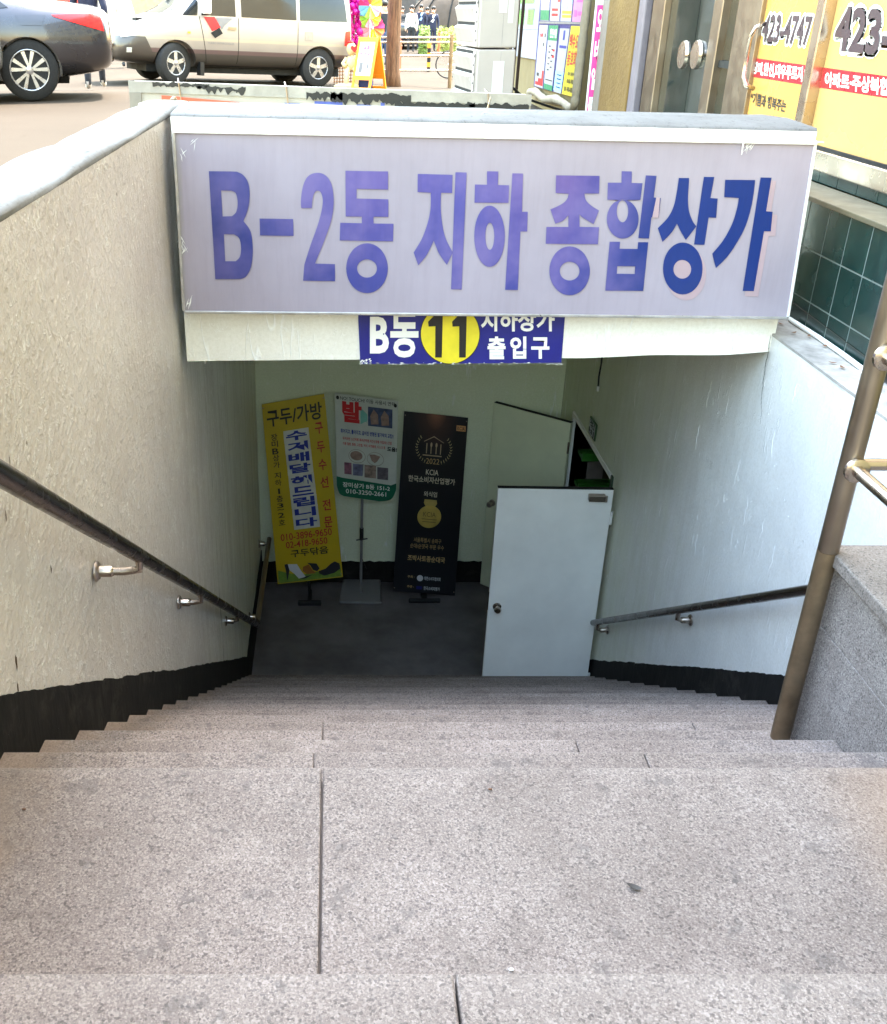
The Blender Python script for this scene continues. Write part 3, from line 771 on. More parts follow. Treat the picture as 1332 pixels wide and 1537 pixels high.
letter([ellp(742,590,78,102)], OFF, 'ghost', 0.0025, 'letter_ghost')
letter([[(628,297),(642,297),(636,374),(612,374)]], OFF, 'ghost', 0.0045, 'letter_ghost')
# paint splashes on the sign
b = MB(); rr = random.Random(21)
for u, v, n in ((272, 362, 9), (276, 375, 6), (284, 450, 5), (290, 212, 3), (1120, 217, 6), (1128, 226, 3), (275, 235, 4)):
    for i in range(n):
        p = pY(u + rr.uniform(-3, 3), v + rr.uniform(-7, 7), YS) + Vector((0, -0.004, 0)); L = rr.uniform(0.006, 0.03); a = rr.uniform(0.6, 2.2); w = rr.uniform(0.0008, 0.002)
        d = Vector((math.cos(a), 0, math.sin(a))); s = Vector((-math.sin(a), 0, math.cos(a)))
        b.add([p - d*L, p - s*w, p + d*L, p + s*w], [(0,1,2,3)])
b.build('paint_splash', M['white_paint'], sg)['kind'] = 'stuff'
b = MB()
for u, v, r in ((1147, 204, 0.012), (1116, 219, 0.02)):
    p = pY(u, v, 4.37); b.tube([p + Vector((0,0,r)), p + Vector((-0.002,-0.002,0)), p - Vector((0,0,r*1.7))], [0.004, 0.003, 0.0015], 6)
b.build('paint_run', M['white_paint'], sg)

# ---- blue number sign on the beam, partly behind the big sign
YBL = 4.492
bs = thing('number_sign', (0.3, YBL, 0), 'dark blue sign with yellow disc numbered 11 hung under the big sign', 'sign')
q = [pY(541,546.5,YBL), pY(843,544.5,YBL), pY(850,455,YBL), pY(537,455,YBL)]
MB().prism(q, (0, 0.006, 0)).build('panel', plain('sign_blue', rgb(30,32,122), 0.4, 0, 0.1, 5), bs, fix=True)
yb = lambda u, v, n=0.002: pY(530 + u/4.036, 460 + v/4.036, YBL) + Vector((0, -n, 0))
def tq(mb, body, x0, y0, x1, y1, n=0.003, bold=0.03): return text_quad(mb, body, [yb(x0,y1,n), yb(x1,y1,n), yb(x1,y0,n), yb(x0,y0,n)], bold)
MB().poly([yb(589+182*math.cos(2*math.pi*i/48), 165-184*math.sin(2*math.pi*i/48), 0.002) for i in range(48)]).build('disc_rim', M['ink_black'], bs)
MB().poly([yb(589+177*math.cos(2*math.pi*i/48), 165-179*math.sin(2*math.pi*i/48), 0.003) for i in range(48)]).build('disc', plain('sign_yellow', rgb(222,204,44), 0.45, 0, 0.1, 7), bs)
b = MB()
for x in (455, 600):
    b.mark().poly([yb(x+p[0], p[1], 0.0045) for p in [(43,307),(83,307),(90,12),(58,12),(30,60),(0,90),(3,120),(44,118)]])
b.build('numeral', M['ink_black'], bs)
b = MB(); tq(b, 'B', 103, 60, 218, 283, bold=0.035); tq(b, '동', 226, 20, 397, 308, bold=0.03)
tq(b, '지하상가', 775, 15, 1222, 150, bold=0.03); tq(b, '출', 815, 180, 925, 318, bold=0.035); tq(b, '입', 952, 180, 1050, 315, bold=0.035); tq(b, '구', 1080, 185, 1190, 315, bold=0.035)
b.build('lettering', M['ink_white'], bs)
b = MB(); rr = random.Random(5)
for i in range(60):
    x = rr.uniform(40, 1262); y = rr.uniform(338, 349); w = rr.uniform(3, 14); h = rr.uniform(1.5, 4)
    b.add([yb(x-w,y,0.004), yb(x,y+h,0.004), yb(x+w,y,0.004), yb(x,y-h,0.004)], [(0,1,2,3)])
for i in range(10):
    x = rr.uniform(40, 108); y = rr.uniform(318, 346); b.add([yb(x-8,y,0.004), yb(x,y+5,0.004), yb(x+8,y-4,0.004), yb(x,y-6,0.004)], [(0,1,2,3)])
b.build('worn_edge', M['white_paint'], bs)['kind'] = 'stuff'

# ---- handrails
def bracket(parent, wall, rail, name='bracket', rp=0.036):
    """wall rose, arm and saddle between wall point and rail point"""
    w = Vector(wall); r = Vector(rail); d = (w - r).normalized()
    mid = Vector((r.x, r.y, w.z))
    dd = Vector((1 if w.x > r.x else -1, 0, 0))
    Mx = Matrix.Translation(w) @ (-dd).to_track_quat('Z', 'Y').to_matrix().to_4x4()
    o = MB().lathe([(rp*1.1, 0), (rp*1.1, 0.006), (rp*0.9, 0.012), (rp*0.62, 0.014), (rp*0.62, 0.05), (rp*0.5, 0.058), (rp*0.2, 0.064)], Mx, 18).build(name, M['steel'], parent, smooth=R(40))
    MB().tube([w - dd*0.03, mid.lerp(w, 0.35), mid + (r-mid)*0.15, r], 0.014, 10).build('arm', M['steel'], o, smooth=R(60))
    return o
lh0, lh1 = pX(-60, 676, -0.63), pX(386, 938, -0.615)
lh = thing('handrail', lh1, 'dark metal handrail sloping down along the left cream wall', 'handrail')
MB().tube([lh0 + (lh0-lh1)*0.08, lh0, lh0.lerp(lh1, 0.33), lh0.lerp(lh1, 0.66), lh1], 0.0245, 16).build('rail', M['rail_dark'], lh, smooth=R(50))
for u, v in ((168, 848), (272, 899), (334, 927)):
    w = pX(u, v, -0.715); t = (w.y - lh0.y)/(lh1.y - lh0.y); r = lh0.lerp(lh1, t)
    bracket(lh, (xw(w.y, r.z) + 0.004, w.y, r.z - 0.06), r - Vector((0,0,0.015)), rp=0.031)
lf = thing('handrail', (-0.6, 8.2, -2.95), 'level stretch of metal handrail along the basement wall behind the yellow banner', 'handrail')
e0 = Vector(lh1) + Vector((0.0, 0.05, 0)); e1 = Vector((-0.6, 8.22, lh1.z))
MB().tube([e0, e0.lerp(e1, 0.5), e1], 0.022, 14).build('rail', M['steel_dull'], lf, smooth=R(50))
for t in (0.05, 0.93):
    r = e0.lerp(e1, t); bracket(lf, (XL + 0.008, r.y, r.z), r + Vector((-0.01,0,0)))
XH = XR - 0.085
rh0, rh1 = pX(1225, 884, XH), pX(890, 935, XH)
rh = thing('handrail', rh1, 'dark metal handrail sloping down the pale right wall to the white door', 'handrail')
ra = rh0 + (rh0 - rh1)*0.26
MB().tube([ra, rh0, rh0.lerp(rh1, 0.5), rh1 + (rh0-rh1)*0.004, rh1], [0.023, 0.023, 0.023, 0.023, 0.018], 16).build('rail', M['rail_dark'], rh, smooth=R(50))
for t in (-0.15, 0.46, 0.955):
    r = rh0.lerp(rh1, t); bracket(rh, (XR - 0.006, r.y, r.z - 0.07), r - Vector((0,0,0.012)), rp=0.03)

# ---- stainless guard railing on the pedestal corner
PXc, PYc = 1.405, 2.462
gr = thing('guard_railing', (PXc, PYc, -0.69), 'stainless guard railing with leaning-looking corner post at the right of the steps', 'railing')
MB().tube([(PXc, PYc, -0.02), (PXc, PYc, 0.98)], 0.0285, 18).build('post', M['steel_dull'], gr, smooth=R(50))
MB().tube([(PXc, PYc, -0.705), (PXc, PYc, -0.021)], 0.0287, 18).build('post_foot', M['steel_rust'], gr, smooth=R(50))
for z in (0.245, 0.56, 0.87):
    MB().lathe([(0.026, 0), (0.034, 0.006), (0.034, 0.016), (0.026, 0.02)], Matrix.Translation((PXc, PYc - 0.028, z)) @ Matrix.Rotation(R(90), 4, 'X'), 16).build('collar', M['steel'], gr, smooth=R(40))
    MB().tube([(PXc, PYc - 0.03, z), (PXc, 0.5, z), (PXc, -1.6, z)], 0.017, 12).build('rail', M['steel'], gr, smooth=R(50))
    MB().tube([(PXc + 0.03, PYc, z), (1.8, PYc, z), (2.225, PYc, z)], 0.017, 12).build('rail', M['steel'], gr, smooth=R(50))
for y in (0.6, -1.6):
    MB().tube([(PXc, y, -0.02), (PXc, y, 0.96)], 0.028, 14).build('post', M['steel_dull'], gr, smooth=R(50))

# ---- basement doors
def knob(parent, c, n, r=0.026):
    Mx = Matrix.Translation(c) @ Vector(n).to_track_quat('Z', 'Y').to_matrix().to_4x4()
    return MB().lathe([(r*1.25, 0), (r*1.25, 0.006), (r*0.6, 0.012), (r*0.55, 0.035), (r*0.95, 0.042), (r*1.05, 0.058), (r*0.8, 0.07), (0.002, 0.072)], Mx, 18).build('knob', M['steel'], parent, smooth=R(35))
def door(hinge, free, z0, z1, mat, label, th=0.04):
    h = Vector((hinge[0], hinge[1], z0)); f = Vector((free[0], free[1], z0)); ax = (f-h).normalized(); n = Vector((ax.y, -ax.x, 0))
    if n.y > 0: n = -n
    t = thing('door', (h + f)/2, label, 'door', 'basement doors')
    P = lambda a, z, d=0: Vector((h.x, h.y, 0)) + ax*a + n*d + Vector((0,0,z))
    L = (f-h).length
    def bx(a0, a1, za, zb, d0, d1, name, m, bev=0.003, parent=t):
        return MB().hexa([P(a0,za,d0), P(a1,za,d0), P(a1,za,d1), P(a0,za,d1)], [P(a0,zb,d0), P(a1,zb,d0), P(a1,zb,d1), P(a0,zb,d1)]).build(name, M[m], parent, bevel=bev, fix=True)
    bx(0, L, z0, z1, -th, 0, 'leaf', mat)
    bx(0, L, z1 + 0.001, z1 + 0.006, -th, -0.004, 'top_edge', 'dark', 0)
    bx(L + 0.0005, L + 0.003, z0 + 0.86, z0 + 1.02, -th*0.8, -th*0.2, 'latch_plate', 'steel', 0)
    knob(t, P(L - 0.065, z0 + 0.90), n)
    for zh in (z1 - 0.22, z0 + 0.25):
        MB().tube([P(-0.006, zh - 0.05, 0.008), P(-0.006, zh + 0.05, 0.008)], 0.009, 10).build('hinge', M['white_paint'] if mat == 'white_door' else M['steel_dull'], t, smooth=R(40))
    return t, P, bx, n
wd_r = pX(922, 736, XR - 0.03); z1 = wd_r.z
fr = pY(750, 737, wd_r.y)
d1, P1, bx1, n1 = door((wd_r.x, wd_r.y), (pY(749, 736, wd_r.y).x, wd_r.y + 0.03), FLOOR + 0.012, z1, 'white_door', 'plain white door standing open across the foot of the stairs')
bx1(0.06, 0.18, z1 - 0.075, z1 - 0.025, 0.0005, 0.045, 'closer', 'steel_dull', 0.006)
bx1(0.05, 0.07, z1 - 0.07, z1 - 0.02, 0.0455, 0.055, 'closer_cap', 'steel', 0.003)
zr = DZ - 0.03
hg = (XR - 0.045, 7.80); fe = pZ(736, 590, zr)
d2, P2, bx2, n2 = door(hg, (fe.x, min(fe.y, YB - 0.06)), FLOOR + 0.012, zr, 'pale_door', 'pale yellowish door swung against the back wall of the basement')
# door frame and the dim room behind the opening
fm = thing('doorway_frame', (XR + 0.1, (DY0+DY1)/2, FLOOR), 'steel door frame in the right wall at the foot of the stairs', 'door frame')
MB().box(XR - 0.012, XR + 0.16, DY1 + 0.0, DY1 + 0.05, FLOOR, DZ + 0.04).build('jamb', M['white_paint'], fm, bevel=0.003)
MB().box(XR - 0.012, XR + 0.16, DY0 - 0.045, DY0 - 0.003, FLOOR, DZ + 0.04).build('jamb', plain('jamb_green_dark', rgb(50,66,48), 0.5), fm, bevel=0.003)
MB().box(XR - 0.012, XR + 0.16, DY0, DY1, DZ + 0.0, DZ + 0.04).build('head', M['white_paint'], fm, bevel=0.003)
rm = struct(thing('basement_room', (3.2, 7.2, FLOOR), None, None))
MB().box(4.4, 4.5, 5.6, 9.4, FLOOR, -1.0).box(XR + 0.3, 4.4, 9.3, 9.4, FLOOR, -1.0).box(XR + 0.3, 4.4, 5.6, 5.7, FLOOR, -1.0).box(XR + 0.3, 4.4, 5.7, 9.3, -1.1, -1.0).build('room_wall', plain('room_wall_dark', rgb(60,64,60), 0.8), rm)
q1 = pY(885, 687, 7.66); q2 = pY(885, 733, 7.66)
rk = thing('storage_rack', (2.8, q1.y, FLOOR), 'green metal rack glimpsed through the dark doorway', 'rack')
gm = plain('green_rack', rgb(44,112,34), 0.45, 0, 0.1)
for z in (q1.z, q2.z, q2.z - 0.5, q2.z - 1.0):
    MB().box(2.10, 3.1, q1.y, q1.y + 0.03, z - 0.035, z + 0.035).build('shelf_rim', gm, rk, bevel=0.003)
    for i in range(2): MB().box(2.10, 3.1, q1.y + 0.04 + 0.07*i, q1.y + 0.10 + 0.07*i, z - 0.02, z + 0.01).build('shelf_slat', gm, rk)
for x in (2.46, 3.102):
    for y in (q1.y + 0.031, q1.y + 0.145): MB().box(x, x + 0.036, y, y + 0.008, FLOOR, q1.z + 0.3).build('upright', gm, rk)
# small plaque and cable stub on the right wall
xw = XR - 0.012
pq = [pX(887.5,626,xw), pX(898,640,xw), pX(894,668,xw), pX(884,656,xw)]
pl = thing('wall_plaque', pq[0], 'small framed notice with dark symbols high on the right wall by the doorway', 'notice')
y0p, y1p, z0p, z1p = pq[2].y + 0.02, pq[0].y, pq[2].z + 0.02, pq[1].z
MB().box(xw - 0.008, xw + 0.004, y0p, y1p, z0p, z1p).build('backing', plain('plaque_green', rgb(70,96,66), 0.5), pl, bevel=0.002)
MB().poly([(xw - 0.0095, y1p - 0.012, z0p + 0.012), (xw - 0.0095, y0p + 0.012, z0p + 0.012), (xw - 0.0095, y0p + 0.012, z1p - 0.012), (xw - 0.0095, y1p - 0.012, z1p - 0.012)]).build('face', M['paper'], pl)
b = MB(); xq = xw - 0.011
for t0, t1, ch in ((0.52, 0.93, '정'), (0.07, 0.48, '비')):
    text_quad(b, ch, [(xq, y1p - 0.02, z0p + (z1p-z0p)*t0), (xq, y0p + 0.02, z0p + (z1p-z0p)*t0), (xq, y0p + 0.02, z0p + (z1p-z0p)*t1), (xq, y1p - 0.02, z0p + (z1p-z0p)*t1)], 0.04)
b.build('lettering', M['ink_black'], pl)
cs = [pX(903, 545, xw), pX(901, 565, xw), pX(898, 583, xw)]
cb = thing('cable_stub', cs[2], 'short cut cable dangling on the right wall below the beam', 'cable')
MB().tube([cs[0] + Vector((0,0,0.5)), cs[0], cs[1] + Vector((-0.008,0,0)), cs[2]], 0.007, 8).build('cable', M['black_plastic'], cb, smooth=True)
MB().tube([cs[2] + Vector((0,0,0.02)), cs[2] - Vector((0,0,0.02))], 0.012, 8).build('cap', M['white_paint'], cb)

# ---- yellow banner stand
def plane_board(px4, Yb, Yt):
    """banner leaning back: bottom edge at depth Yb, top edge at depth Yt"""
    bl, br = pY(*px4[0], Yb), pY(*px4[1], Yb); tl = pY(*px4[3], Yt); tr = pY(*px4[2], Yt)
    return bl, br, tr, tl
class QBoard(Board):
    def __init__(s, bl, br, tr, tl):
        s.c = [Vector(x) for x in (bl, br, tr, tl)]; s.n = (s.c[1]-s.c[0]).cross(s.c[3]-s.c[0]).normalized()
        s.W = (s.c[1]-s.c[0]).length; s.H = (s.c[3]-s.c[0]).length
    def p(s, a, b, n=0.0):
        c = s.c; return (c[0]*(1-a)+c[1]*a)*(1-b)+(c[3]*(1-a)+c[2]*a)*b + s.n*n
    def sheet(s, mb, th=0.003): return mb.prism([s.p(0,0), s.p(1,0), s.p(1,1), s.p(0,1)], -s.n*th)
def xstand(t, B, mat):
    c = B.p(0.5, 0.42, -0.035)
    for a, bb in ((0.02, 0.02), (0.98, 0.02), (0.02, 0.98), (0.98, 0.98)):
        MB().tube([c, B.p(a, bb, -0.012)], 0.006, 8).build('arm', mat, t)
        MB().tube([B.p(a, bb, -0.014), B.p(a, bb, 0.006)], 0.006, 8).build('eyelet', M['steel_dull'], t)
    MB().ball(c, 0.03).build('hub', mat, t, smooth=True)
Q = QBoard(*plane_board([(417,877), (515,866), (487,591), (393,607)], 8.0, 8.26))
yb_ = thing('banner_stand', Q.p(0.5,0) - Vector((0,0,0.1)), 'tall yellow leaning banner with blue and red writing and shoes, near the back wall', 'banner', 'stands at the foot of the stairs')
Q.sheet(MB()).build('banner', plain('banner_yellow', rgb(196,166,24), 0.45, 0, 0.06, 3), yb_, fix=True)
xstand(yb_, Q, M['black_plastic'])
b = MB(); Q.text(b, '구두/가방', 0.06, 0.875, 0.94, 0.965, bold=0.02)
for ch, t0, hh in (('장',0.80,0.036),('미',0.765,0.034),('B',0.727,0.032),('상',0.69,0.034),('가',0.652,0.034),('지',0.595,0.034),('하',0.555,0.034),('1',0.51,0.03),('층',0.465,0.036),('3',0.432,0.026),('~',0.418,0.008),('2',0.377,0.028),('호',0.335,0.032)):
    w = 0.10 if ch not in '1' else 0.03
    Q.text(b, ch, 0.13 - w/2 + 0.02, t0, 0.13 + w/2 + 0.02, t0 + hh, bold=0.015)
Q.text(b, '구두닦음', 0.24, 0.145, 0.82, 0.188, bold=0.02)
b.build('lettering', M['ink_black'], yb_)
b = MB()
for i, ch in enumerate('구두수선전문'):
    t0 = (0.80, 0.70, 0.605, 0.51, 0.385, 0.29)[i]; Q.text(b, ch, 0.80, t0, 0.925, t0 + 0.06, bold=0.02)
Q.text(b, '010-3896-9650', 0.11, 0.245, 0.90, 0.285, bold=0.012); Q.text(b, '02-418-9650', 0.18, 0.20, 0.82, 0.238, bold=0.012)
b.build('lettering', plain('banner_red', rgb(176,44,36), 0.5), yb_)
b = MB(); c = MB()
for i, ch in enumerate('수거배달해드립니다'):
    t0 = 0.785 - 0.0585*i - (0.008 if i > 3 else 0)
    Q.rect(b, 0.30 + 0.012*i*0.3, t0 - 0.009, 0.70 + 0.012*i*0.3, t0 + 0.057, 0.002 + 0.0001*i)
    Q.text(c, ch, 0.335 + 0.0036*i, t0, 0.665 + 0.0036*i, t0 + 0.05, 0.004, 0.035)
b.build('letter_halo', plain('halo_grey', rgb(206,204,196), 0.5), yb_); c.build('lettering', M['ink_blue'], yb_)
b = MB(); Q.shape(b, [(0.02,0.005),(0.98,0.005),(0.98,0.07),(0.7,0.05),(0.4,0.04),(0.2,0.055),(0.02,0.08)], 0.002); b.build('picture', plain('grass_print', rgb(110,140,50), 0.6, 0, 0.2, 20), yb_)
b = MB(); Q.shape(b, [(0.18,0.11),(0.32,0.105),(0.38,0.06),(0.44,0.025),(0.33,0.02),(0.27,0.05),(0.2,0.075)], 0.003); b.build('picture', M['paper'], yb_)
b = MB(); Q.shape(b, [(0.13,0.11),(0.18,0.112),(0.2,0.075),(0.16,0.02),(0.15,0.02),(0.145,0.07)], 0.0035); Q.shape(b, [(0.44,0.028),(0.55,0.035),(0.44,0.017),(0.33,0.015)], 0.0036)
Q.shape(b, [(0.48,0.105),(0.62,0.095),(0.66,0.065),(0.62,0.05),(0.56,0.06),(0.52,0.09)], 0.0035)
Q.shape(b, [(0.64,0.05),(0.75,0.06),(0.84,0.085),(0.9,0.095),(0.97,0.08),(0.97,0.05),(0.88,0.03),(0.72,0.02),(0.65,0.035)], 0.0035); b.build('picture', plain('shoe_print', rgb(34,32,42), 0.5), yb_)
b = MB(); Q.shape(b, [(0.41,0.085),(0.5,0.095),(0.55,0.06),(0.6,0.04),(0.46,0.04),(0.4,0.06)], 0.003); b.build('picture', plain('brown_print', rgb(150,96,36), 0.5), yb_)
MB().box(-0.33, -0.11, 7.90, 7.94, FLOOR + 0.001, FLOOR + 0.05).build('foot_bar', M['black_plastic'], yb_, bevel=0.01)
MB().box(-0.24, -0.2, 7.941, 8.15, FLOOR + 0.001, FLOOR + 0.04).build('foot_bar', M['black_plastic'], yb_, bevel=0.01)
MB().tube([Q.p(0.5,0.42,-0.035), (-0.22, 8.02, FLOOR + 0.03)], 0.012, 8).build('mast', M['black_plastic'], yb_)

# ---- foot care board on a pole
Q = QBoard(*plane_board([(506,747), (596,755), (598,602), (503,590)], 8.09, 8.12))
fb = thing('pole_sign', (0.2, 8.05, FLOOR), 'white board with green foot on a thin pole and square base', 'sign', 'stands at the foot of the stairs')
pts = [(0.0,1.0),(0.0,0.12)] + cr([(0.0,0.12),(0.04,0.045),(0.12,0.02)], 4) + cr([(0.7,0.0),(0.9,0.03),(0.985,0.13)], 4) + [(1.0,1.0)]
MB().prism([Q.p(a, t, 0) for a, t in pts], -Q.n*0.008).build('panel', plain('board_white', rgb(196,198,190), 0.4, 0, 0.05), fb, fix=True)
b = MB(); g = [(0.002,0.215),(0.002,0.12)] + cr([(0.002,0.12),(0.042,0.047),(0.12,0.022)], 4) + cr([(0.7,0.002),(0.9,0.032),(0.983,0.132)], 4) + [(0.985,0.20),(0.9,0.175),(0.1,0.205)]
Q.shape(b, g, 0.0015); b.build('green_foot', plain('board_green', rgb(18,96,70), 0.45), fb)
b = MB(); Q.text(b, '장미상가 B동 151-2', 0.1, 0.115, 0.88, 0.165, bold=0.015); Q.text(b, '010-3250-2661', 0.15, 0.055, 0.82, 0.10, bold=0.01); b.build('lettering', M['ink_white'], fb)
b = MB(); Q.text(b, 'NO! TOUCH! 이동 사용시 연락', 0.08, 0.945, 0.95, 0.985, bold=0.01); Q.text(b, '도움!', 0.83, 0.51, 0.99, 0.555, bold=0.05)
Q.ell(b, 0.04, 0.965, 0.025, 0.018, 0.004, 12); Q.ell(b, 0.955, 0.955, 0.025, 0.018, 0.004, 12); b.build('lettering', M['ink_black'], fb)
b = MB(); Q.text(b, '발', 0.11, 0.745, 0.42, 0.945, 0.003, 0.055); Q.text(b, '무지외반 소건막류 족저근막염 지간신경종 아킬레스건염', 0.11, 0.575, 0.90, 0.605, bold=0.02); Q.text(b, '각종 질환, 통증, 고관절, 허리, 어깨통증, 디스크 등', 0.11, 0.525, 0.80, 0.555, bold=0.02); b.build('lettering', M['ink_red'], fb)
b = MB(); Q.text(b, '휘어지고, 틀어지고, 굽어진 변형된 발가락의 교정!!', 0.08, 0.635, 0.93, 0.68, bold=0.03); b.build('lettering', M['ink_blue'], fb)
b = MB(); Q.shape(b, [(0.42,0.80),(0.5,0.845),(0.5,0.76)], 0.0022); Q.shape(b, [(0.40,0.90),(0.51,0.84),(0.51,0.78),(0.40,0.74)], 0.002); b.build('picture', plain('teal_print', rgb(120,180,170), 0.5), fb)
photos = ((0.52,0.735,0.91,0.915,(70,80,110)),(0.13,0.245,0.25,0.36,(140,92,110)),(0.27,0.24,0.43,0.355,(110,110,140)),(0.46,0.23,0.65,0.355,(150,128,118)),(0.67,0.225,0.85,0.345,(104,96,104)))
for x0, y0, x1, y1, cc in photos:
    b = MB(); Q.rect(b, x0, y0, x1, y1, 0.003); b.build('picture', plain('photo_print', rgb(*cc), 0.45, 0, 0.35, 25), fb)
b = MB()
for a in (0.63, 0.80): Q.shape(b, [(a-0.06,0.75),(a-0.075,0.83),(a-0.02,0.895),(a+0.05,0.85),(a+0.06,0.76)], 0.004)
Q.ell(b, 0.33, 0.435, 0.10, 0.045, 0.004); Q.shape(b, [(0.54,0.46),(0.62,0.465),(0.72,0.45),(0.67,0.40),(0.63,0.38),(0.58,0.40)], 0.0042); b.build('picture', plain('skin_print', rgb(150,122,112), 0.5, 0, 0.2, 30), fb)
b = MB()
for a, t, ra, rb in ((0.34,0.43,0.135,0.065),(0.64,0.42,0.135,0.065)): b.mark().tube([Q.p(a+ra*math.cos(2*math.pi*i/28), t+rb*math.sin(2*math.pi*i/28), 0.003) for i in range(28)], 0.0016, 4, True)
b.build('picture_ring', plain('ring_brown', rgb(120,90,60), 0.5), fb)
pc = Q.p(0.42, 0.0)
MB().tube([(pc.x, 8.11, FLOOR + 0.03), (pc.x, 8.11, pc.z + 0.35)], 0.013, 12).build('pole', M['ink_grey'], fb, smooth=R(50))
MB().tube([(pc.x, 8.11, pc.z - 0.42), (pc.x, 8.11, pc.z - 0.30)], 0.019, 12).build('collar', M['black_plastic'], fb, smooth=R(50))
MB().tube([(pc.x - 0.05, 8.08, pc.z - 0.41), (pc.x + 0.055, 8.09, pc.z - 0.40)], 0.006, 8).build('clamp', M['black_plastic'], fb)
MB().tube([(pc.x + 0.01, 8.09, pc.z - 0.62), (pc.x + 0.05, 8.08, pc.z - 0.72)], 0.003, 6).build('cord', M['black_plastic'], fb)
b0, b1, b2, b3 = pZ(509,907,FLOOR), pZ(573,908,FLOOR), pZ(571,866,FLOOR), pZ(516,865,FLOOR)
MB().hexa([b0 + Vector((0,0,0.002)), b1 + Vector((0,0,0.002)), b2, b3], [b0 + Vector((0,0,0.03)), b1 + Vector((0,0,0.03)), b2 + Vector((0,0,0.03)), b3 + Vector((0,0,0.03))]).build('base', M['ink_grey'], fb, bevel=0.012, fix=True)

# ---- black award banner
Q = QBoard(*plane_board([(590,887), (683,894), (703,627), (607,617)], 8.05, 8.27))
ab = thing('banner_stand', Q.p(0.5,0) - Vector((0,0,0.1)), 'black banner with gold medal and wreath beside the pole sign', 'banner', 'stands at the foot of the stairs')
def award_mat():
    t = NT('banner_black'); sx = t.n('ShaderNodeSeparateXYZ'); t.l(t.tc.outputs['Generated'], sx.inputs[0])
    g1 = t.n('ShaderNodeVectorMath', operation='DISTANCE'); t.l(t.tc.outputs['Generated'], g1.inputs[0]); g1.inputs[1].default_value = (0.55, 1.0, 1.03)
    f = t.ramp(g1.outputs['Value'], (0.02, rgb(150,96,70)), (0.16, rgb(70,44,38)), (0.34, rgb(24,20,24)), (0.8, rgb(14,14,22)))
    t.col(f).rough(0.4); return t.m
Q.sheet(MB()).build('banner', award_mat(), ab, fix=True)
xstand(ab, Q, M['black_plastic'])
b = MB(); Q.text(b, 'KCIA', 0.40, 0.675, 0.60, 0.705, bold=0.015); Q.text(b, '한국소비자산업평가', 0.13, 0.63, 0.87, 0.665, bold=0.02); Q.text(b, '외식업', 0.39, 0.555, 0.60, 0.585, bold=0.02)
b.build('lettering', plain('banner_silver', rgb(206,196,176), 0.5), ab)
b = MB(); Q.text(b, '서울특별시 송파구', 0.28, 0.295, 0.72, 0.322, bold=0.005); Q.text(b, '순대/순댓국 부문 우수', 0.23, 0.26, 0.77, 0.287, bold=0.005); Q.text(b, '조박사토종순대국', 0.20, 0.185, 0.80, 0.22, bold=0.02)
Q.text(b, '2022', 0.39, 0.735, 0.60, 0.765, bold=0.0); Q.text(b, '주최 :', 0.22, 0.085, 0.33, 0.10); Q.text(b, '주관 :', 0.22, 0.027, 0.33, 0.042); b.build('lettering', M['ink_gold'], ab)
b = MB(); Q.text(b, '대한소비자협의회', 0.49, 0.078, 0.75, 0.1); Q.text(b, '한국소비자평가', 0.49, 0.02, 0.75, 0.042); Q.ell(b, 0.42, 0.088, 0.05, 0.018); b.build('lettering', M['paper'], ab)
b = MB(); Q.rect(b, 0.37, 0.022, 0.46, 0.04); b.build('emblem', M['ink_navy'], ab)
b = MB(); Q.rect(b, 0.83, 0.925, 0.975, 0.955, 0.002); b.build('emblem', plain('emblem_gold', rgb(196,140,90), 0.5), ab)
b = MB(); Q.text(b, 'KCIA', 0.845, 0.93, 0.96, 0.95, 0.0035, 0.01); b.build('lettering', M['ink_black'], ab)
b = MB()
for sgn in (-1, 1):
    for i in range(11):
        a = R(205 + 11*i) if sgn < 0 else R(-25 - 11*i)
        a = math.pi/2 + sgn*R(-50 - 10*i) 
        cx = 0.5 + 0.27*math.cos(a)*1.0; cyy = 0.815 - 0.055*0 + 0.085*math.sin(a)
        for k in (-1, 1):
            ca = a + k*0.5
            p0 = (cx, cyy); p1 = (cx + 0.022*k*math.cos(a), cyy + 0.010*k*math.sin(a) + 0.008)
            b.add([Q.p(p0[0], p0[1]-0.003, 0.003), Q.p((p0[0]+p1[0])/2 + 0.006, (p0[1]+p1[1])/2, 0.003), Q.p(p1[0], p1[1], 0.003), Q.p((p0[0]+p1[0])/2 - 0.006, (p0[1]+p1[1])/2, 0.003)], [(0,1,2,3)])
b.build('wreath', plain('wreath_gold', rgb(206,190,140), 0.5), ab)['kind'] = 'stuff'
b = MB(); Q.shape(b, [(0.34,0.855),(0.49,0.885),(0.65,0.855),(0.65,0.852),(0.49,0.88),(0.34,0.851)])
for x in (0.38, 0.45, 0.53, 0.6): Q.rect(b, x, 0.79, x + 0.014, 0.845)
for x in (0.457, 0.537): Q.ell(b, x, 0.838, 0.016, 0.013, 0.0035, 12)
Q.rect(b, 0.33, 0.777, 0.63, 0.783); b.build('emblem', plain('emblem_silver', rgb(180,160,130), 0.45), ab)
MB().lathe([(0.105, 0.0), (0.11, 0.003), (0.11, 0.006), (0.1, 0.008), (0.002, 0.008)], Matrix.Translation(Q.p(0.5, 0.445, 0.002)) @ Q.n.to_track_quat('Z','Y').to_matrix().to_4x4(), 36).build('medal', plain('medal_gold', rgb(206,176,90), 0.4, 0.3, 0.15, 8), ab, smooth=R(30))
b = MB(); Q.shape(b, [(0.40,0.52),(0.41,0.54),(0.6,0.54),(0.61,0.52),(0.57,0.495),(0.44,0.495)], 0.003); b.build('medal_loop', plain('medal_gold_loop', rgb(196,170,96), 0.45, 0.2), ab)
